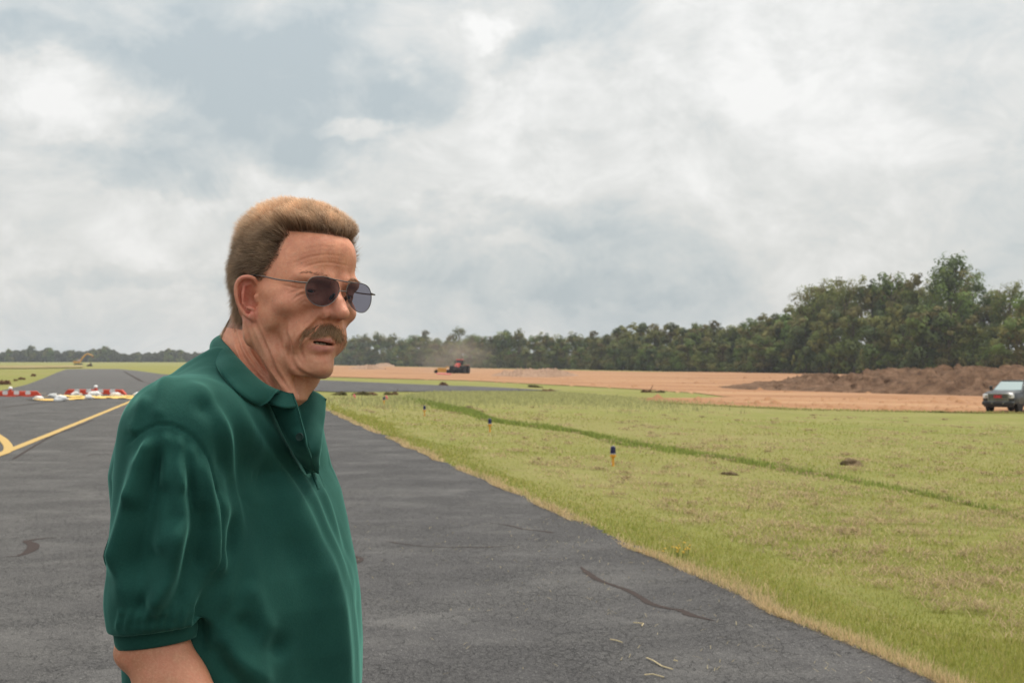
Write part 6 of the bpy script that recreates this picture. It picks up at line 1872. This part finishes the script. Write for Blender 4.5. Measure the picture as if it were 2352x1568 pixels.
# ================================================================ grass
def blade_mat():
    m = Mat('grass_blades', (.2, .2, .05), .8, .15); a = m.N('VertexColor', layer_name='Col').outputs[0]; m.base(a)
    tr = m.N('BsdfTranslucent'); m.L(a, tr.inputs[0]); mx = m.N('MixShader'); mx.inputs[0].default_value = .42
    m.L(m.b.outputs[0], mx.inputs[1]); m.L(tr.outputs[0], mx.inputs[2]); m.L(mx.outputs[0], m.nt.nodes['Material Output'].inputs[0]); return m.m
BLADE = blade_mat()
def blades(name, x, y, ln, wd, lean, cols, label, lift=0.0):
    n = len(x); z = zf(x, y) + lift
    a = rng.uniform(0, 6.28, n); d = np.stack([np.cos(a), np.sin(a)], 1)
    s_ = np.stack([-d[:, 1], d[:, 0]], 1) * (wd / 2)[:, None]
    b = np.stack([x, y, z - .01], 1)
    t = b.copy(); t[:, :2] += d * (ln * np.sin(lean))[:, None]; t[:, 2] += ln * np.cos(lean) + .01
    mid = (b + t) / 2; mid[:, 2] += ln * .08
    V = np.stack([b - np.c_[s_, s_[:, :1] * 0], b + np.c_[s_, s_[:, :1] * 0], mid + np.c_[s_, s_[:, :1] * 0] * .8, t, mid - np.c_[s_, s_[:, :1] * 0] * .8], 1).reshape(-1, 3)
    k = np.arange(n)[:, None] * 5
    Q1 = np.concatenate([k + [0, 1, 2, 4]], 1); 
    me_f = np.concatenate([Q1, np.concatenate([k + [4, 2, 3, 3]], 1)])
    # quads with a doubled point are avoided: use triangles
    T = np.concatenate([k + [0, 1, 2], k + [0, 2, 4], k + [4, 2, 3]])
    o = mesh_obj(name, V, T, BLADE, None, False); set_col(o, np.repeat(cols, 5, 0))
    return tag(o, label, None, None, 'stuff')
def fpoints(n, y0, y1, pw=2.0):
    """points on the field, thinning with distance, right of the asphalt edge"""
    u = rng.uniform(0, 1, n); y = (y0 ** -pw + u * (y1 ** -pw - y0 ** -pw)) ** (-1 / pw)
    w = y * .36 + .6; x = rng.uniform(-1, 1, n) * w
    k = s_of(x, y) > -.02
    return x[k], y[k]
GREEN = np.array([(.175, .215, .034), (.24, .26, .050), (.30, .30, .070), (.39, .34, .12), (.48, .37, .18)])
def grow():
    x, y = fpoints(330000, 7.0, 60, 1.25)
    n = len(x); q = np.c_[x, y, x * 0]
    pat = vnoise(q, 1.1, 1) * .5 + vnoise(q, 3.3, 2) * .35 + rng.normal(size=n) * .55
    al = np.c_[(x - EK * y) * 1.0, y * .25, x * 0]; row = vnoise(al, 5.0, 3)
    ci = np.clip((pat + .15 * row) * 1.1 + 1.7, 0, 4); i0 = np.floor(ci).astype(int); i1 = np.minimum(i0 + 1, 4); f = (ci - i0)[:, None]
    c = GREEN[i0] * (1 - f) + GREEN[i1] * f
    c *= rng.uniform(.75, 1.2, n)[:, None]
    ln = rng.uniform(.018, .050, n) * (1 + .25 * vnoise(q, .9, 5)) * (1 + np.clip((y - 20) / 80, 0, .6)); wd = np.maximum(.0035, y * .00042) * rng.uniform(.7, 1.4, n)
    blades('grass', x, y, ln, wd, rng.uniform(.3, 1.35, n), c, 'short mown grass blades of the field')
    # dry clippings: straw lying flat in tufts along the windrows
    m_ = 1900; cx, cy = fpoints(m_ * 3, 7.5, 70, .9)
    al = np.c_[(cx - EK * cy), cy * .25, cx * 0]; keep = (rng.uniform(size=len(cx)) < .5) & (s_of(cx, cy) > 1.1); cx, cy = cx[keep][:m_], cy[keep][:m_]
    per = 50; sx = rng.uniform(.015, .07, len(cx)) * (1 + cy / 40); px_ = np.repeat(cx, per) + rng.normal(size=len(cx) * per) * np.repeat(sx, per) * 1.9; py_ = np.repeat(cy, per) + rng.normal(size=len(cx) * per) * np.repeat(sx, per) * .7
    k = s_of(px_, py_) > .1; px_, py_ = px_[k], py_[k]; n = len(px_)
    c = np.array([(.46, .35, .20)])[[0] * n] * rng.uniform(.45, 1.2, n)[:, None]
    blades('clippings', px_, py_, rng.uniform(.03, .09, n), np.maximum(.003, py_ * .00042) * rng.uniform(.7, 1.3, n), rng.uniform(1.0, 1.5, n), c, 'dried clippings scattered over the mown grass', .02 + rng.uniform(0, .04, n))
    # ragged dry fringe on the asphalt edge
    n = 26000; u = rng.uniform(0, 1, n); y = 7.2 * (70 / 7.2) ** (u ** 1.1); s_ = np.abs(rng.normal(size=n)) * .075 * (1 + .6 * vnoise(np.c_[y, y * 0, y * 0], 1.7, 14)) - .02; 
    s_ += .05 * vnoise(np.c_[y, y * 0, y * 0], 3.1, 4) - .09
    kp = vnoise(np.c_[y, y * 0, y * 0], 2.3, 17) + rng.normal(size=n) * .35 > -.25; y, s_ = y[kp], s_[kp]
    x = EX0 + EK * y + (s_ + .04) / EC; n = len(x)
    dry = rng.uniform(0, 1, n) < .8 - s_ * 1.1
    c = np.where(dry[:, None], np.array([(.60, .45, .25)]), np.array([(.30, .32, .10)])) * rng.uniform(.65, 1.2, n)[:, None]
    ln = rng.uniform(.03, .10, n); 
    blades('edge_grass', x, y, ln, np.maximum(.0032, y * .0004) * rng.uniform(.7, 1.3, n), rng.uniform(.3, 1.4, n), c, 'dry straw-coloured grass fringing the asphalt', .015)
    # taller green verge behind the fringe
    n = 20000; u = rng.uniform(0, 1, n); y = 7.2 * (60 / 7.2) ** (u ** 1.1); s_ = rng.uniform(.05, .95, n) ** 1.0 * (.9 + .3 * vnoise(np.c_[y, y * 0, y * 0], 1.2, 7)); x = EX0 + EK * y + s_ / EC
    c = .88 * GREEN[np.clip((rng.normal(size=n) * 1.1 + 2.2).astype(int), 0, 4)] * rng.uniform(.7, 1.1, n)[:, None]
    blades('verge_grass', x, y, rng.uniform(.03, .085, n) * (1 - .45 * s_), np.maximum(.0032, y * .0004), rng.uniform(.4, 1.3, n), c * 1.25, 'longer uncut grass along the asphalt verge')
    # ditch line of long green grass and the pale rank grass at its far end
    D_ = [G(*q)[:2] for q in ((930, 915), (1000, 931), (1080, 948), (1140, 968), (1280, 986), (1450, 1020), (1640, 1050), (1800, 1078), (2060, 1124), (2352, 1190), (2500, 1225))]
    p = spline(D_, 20); L_ = np.r_[0, np.cumsum(np.linalg.norm(np.diff(p, axis=0), axis=1))]
    n = 20000; t = rng.uniform(0, 1, n) ** .7 * L_[-1]; t = L_[-1] - t * 1.0
    x = np.interp(t, L_, p[:, 0]); y = np.interp(t, L_, p[:, 1]); off = rng.normal(size=n) * (.26 + y * .016) * (1 + .5 * vnoise(np.c_[x, y, x * 0], .9, 3))
    y = y + off; c = np.array([(.21, .26, .062)]) * rng.uniform(.6, 1.4, n)[:, None]; c = c + (rng.uniform(size=n) < .2)[:, None] * np.array([(.10, .08, .03)])
    blades('ditch_grass', x, y, rng.uniform(.03, .09, n) * (1 + y / 110), np.maximum(.006, y * .0005), rng.uniform(.1, .7, n), c, 'darker long grass following the shallow ditch')
    n = 26000; px_ = 1190 + rng.normal(size=n) * 170; py_ = 902 + np.abs(rng.normal(size=n)) * 11 + np.clip((px_ - 1280) / 14, 0, 22) + np.clip((1000 - px_) / 9, 0, 12); gy = 2.4 * F / (py_ - HY)
    px_ = px_ + rng.normal(size=n) * 3
    Yq = gy; x = (px_ - HX) / F * Yq
    for _ in range(6): Yq = (CH - zf(x, Yq)) * F / (py_ - HY); x = (px_ - HX) / F * Yq
    c = np.array([(.40, .39, .18)]) * rng.uniform(.7, 1.3, n)[:, None]
    blades('rank_grass', x, Yq, rng.uniform(.06, .22, n), np.full(n, .045), rng.uniform(.1, .6, n), c, 'pale long rank grass in front of the crossing strip')
    # tufts along the border of the bare earth
    B2_ = [G(*q)[:2] for q in ((1500, 925), (1560, 929), (1650, 933), (1760, 938), (1837, 941), (2100, 946), (2352, 950), (2500, 953))]
    p = spline(B2_, 20); n = 3500; t = rng.uniform(0, len(p) - 1.01, n); x = np.interp(t, np.arange(len(p)), p[:, 0]); y = np.interp(t, np.arange(len(p)), p[:, 1]) + (rng.normal(size=n) * .55 - .3) * (1 + 1.2 * vnoise(np.c_[x, x * 0, x * 0], .5, 3))
    c = np.array([(.36, .34, .13)]) * rng.uniform(.6, 1.2, n)[:, None]
    blades('border_grass', x, y, rng.uniform(.04, .12, n), np.full(n, .05), rng.uniform(.1, .8, n), c, 'grass tufts along the border of the bare earth', .03)
    # straw on the asphalt
    n = 420; y = rng.uniform(6.5, 16, n); s_ = -np.abs(rng.normal(size=n)) * 1.3; x = EX0 + EK * y + s_ / EC
    c = np.array([(.50, .42, .24)]) * rng.uniform(.6, 1.2, n)[:, None]
    blades('straw', x, y, rng.uniform(.02, .07, n), np.full(n, .003), np.full(n, 1.53), c, 'bits of straw blown onto the asphalt', .035)
grow()
straw_m = simple('dry_straw', (.55, .45, .27), .8, .2)
for pts, lb in (([(1485, 1522), (1500, 1530), (1520, 1540), (1545, 1549)], 'longest pale straw lying on the asphalt near the bottom edge'), ([(1402, 1479), (1416, 1483), (1430, 1485)], 'short straw on the asphalt below the dark sealant snake'),
                ([(1455, 1440), (1466, 1442), (1478, 1441), (1474, 1448)], 'bent straw on the asphalt left of the dark sealant snake'), ([(1480, 1562), (1500, 1562), (1525, 1566)], 'straw on the asphalt at the very bottom edge'),
                ([(1548, 1528), (1556, 1531)], 'straw crumb right of the longest straw')):
    m = MB(); m.tube([G(a, b) + (0, 0, .03 + .004 * math.sin(i * 2.1)) for i, (a, b) in enumerate(pts)], .0035, 5)
    tag(m.build('straw_stalk', straw_m), lb, 'straw')
# small yellow flowers by the verge
def flowers():
    pet = simple('yellow_petal', (.80, .42, .02), .6, .3); grn = simple('flower_leaf', (.09, .12, .03), .8, .2); m = MB()
    for i in range(16):
        g = G(1545 + rng.normal() * 16 + (25 if i % 2 else 0), 1281 + rng.normal() * 5); h = rng.uniform(.06, .13); r = rng.uniform(.009, .014)
        m.cur = 1; m.tube([g, g + (.01, 0, h)], .002, 4, False); m.cur = 0
        c = g + np.array([.01, 0, h])
        for k in range(7):
            a = k * .9; m.add([c, c + (math.cos(a) * r, math.sin(a) * r, .004), c + (math.cos(a + .5) * r * 1.05, math.sin(a + .5) * r * 1.05, .006)], [(0, 1, 2)])
    tag(m.build('wild_flowers', mats=[pet, grn]), 'small yellow-orange wild flowers in the verge', None, None, 'stuff')
flowers()
# ================================================================ air
hz = MB(); hz.box((0, 1300, 14.5), (4200, 2800, 45))
hm = bpy.data.materials.new('haze'); hm.use_nodes = True; nt = hm.node_tree
for n_ in list(nt.nodes): nt.nodes.remove(n_)
ou = nt.nodes.new('ShaderNodeOutputMaterial'); pv = nt.nodes.new('ShaderNodeVolumePrincipled')
pv.inputs['Color'].default_value = (.90, .94, 1.0, 1); pv.inputs['Density'].default_value = .00014; pv.inputs['Anisotropy'].default_value = .2
nt.links.new(pv.outputs[0], ou.inputs['Volume'])
ho = hz.build('haze', hm); tag(ho, None, None, None, 'stuff')
# dust raised by the tractor
def dust():
    m = bpy.data.materials.new('dust'); m.use_nodes = True; nt = m.node_tree
    for n_ in list(nt.nodes): nt.nodes.remove(n_)
    ou = nt.nodes.new('ShaderNodeOutputMaterial'); pv = nt.nodes.new('ShaderNodeVolumePrincipled'); pv.inputs['Color'].default_value = (.80, .62, .50, 1)
    tc = nt.nodes.new('ShaderNodeTexCoord'); n1 = nt.nodes.new('ShaderNodeTexNoise'); n1.inputs['Scale'].default_value = 2.2; n1.inputs['Detail'].default_value = 4
    ln = nt.nodes.new('ShaderNodeVectorMath'); ln.operation = 'LENGTH'; mr = nt.nodes.new('ShaderNodeMapRange'); mr.inputs[1].default_value = 1.0; mr.inputs[2].default_value = .2; mr.inputs[3].default_value = 0; mr.inputs[4].default_value = 1
    m2 = nt.nodes.new('ShaderNodeMapRange'); m2.inputs[1].default_value = .35; m2.inputs[2].default_value = .75; m2.inputs[3].default_value = 0; m2.inputs[4].default_value = .060
    mu = nt.nodes.new('ShaderNodeMath'); mu.operation = 'MULTIPLY'
    L = nt.links.new; L(tc.outputs['Object'], n1.inputs['Vector']); L(tc.outputs['Object'], ln.inputs[0]); L(ln.outputs['Value'], mr.inputs[0]); L(n1.outputs['Fac'], m2.inputs[0]); L(mr.outputs[0], mu.inputs[0]); L(m2.outputs[0], mu.inputs[1]); L(mu.outputs[0], pv.inputs['Density']); L(pv.outputs[0], ou.inputs['Volume'])
    import bmesh
    me = bpy.data.meshes.new('dust_cloud'); bm = bmesh.new(); bmesh.ops.create_icosphere(bm, subdivisions=3, radius=1); bm.to_mesh(me); bm.free(); me.materials.append(m)
    o = bpy.data.objects.new('dust_cloud', me); COL.objects.link(o)
    Y = tg[1] + 22; x = (1040 - HX) / F * Y; o.location = (x, Y, float(zf(x, Y)) + 3.6); o.scale = (11, 13, 6.5)
    tag(o, 'thin brown dust rising behind the tractor', None, None, 'stuff')
dust()
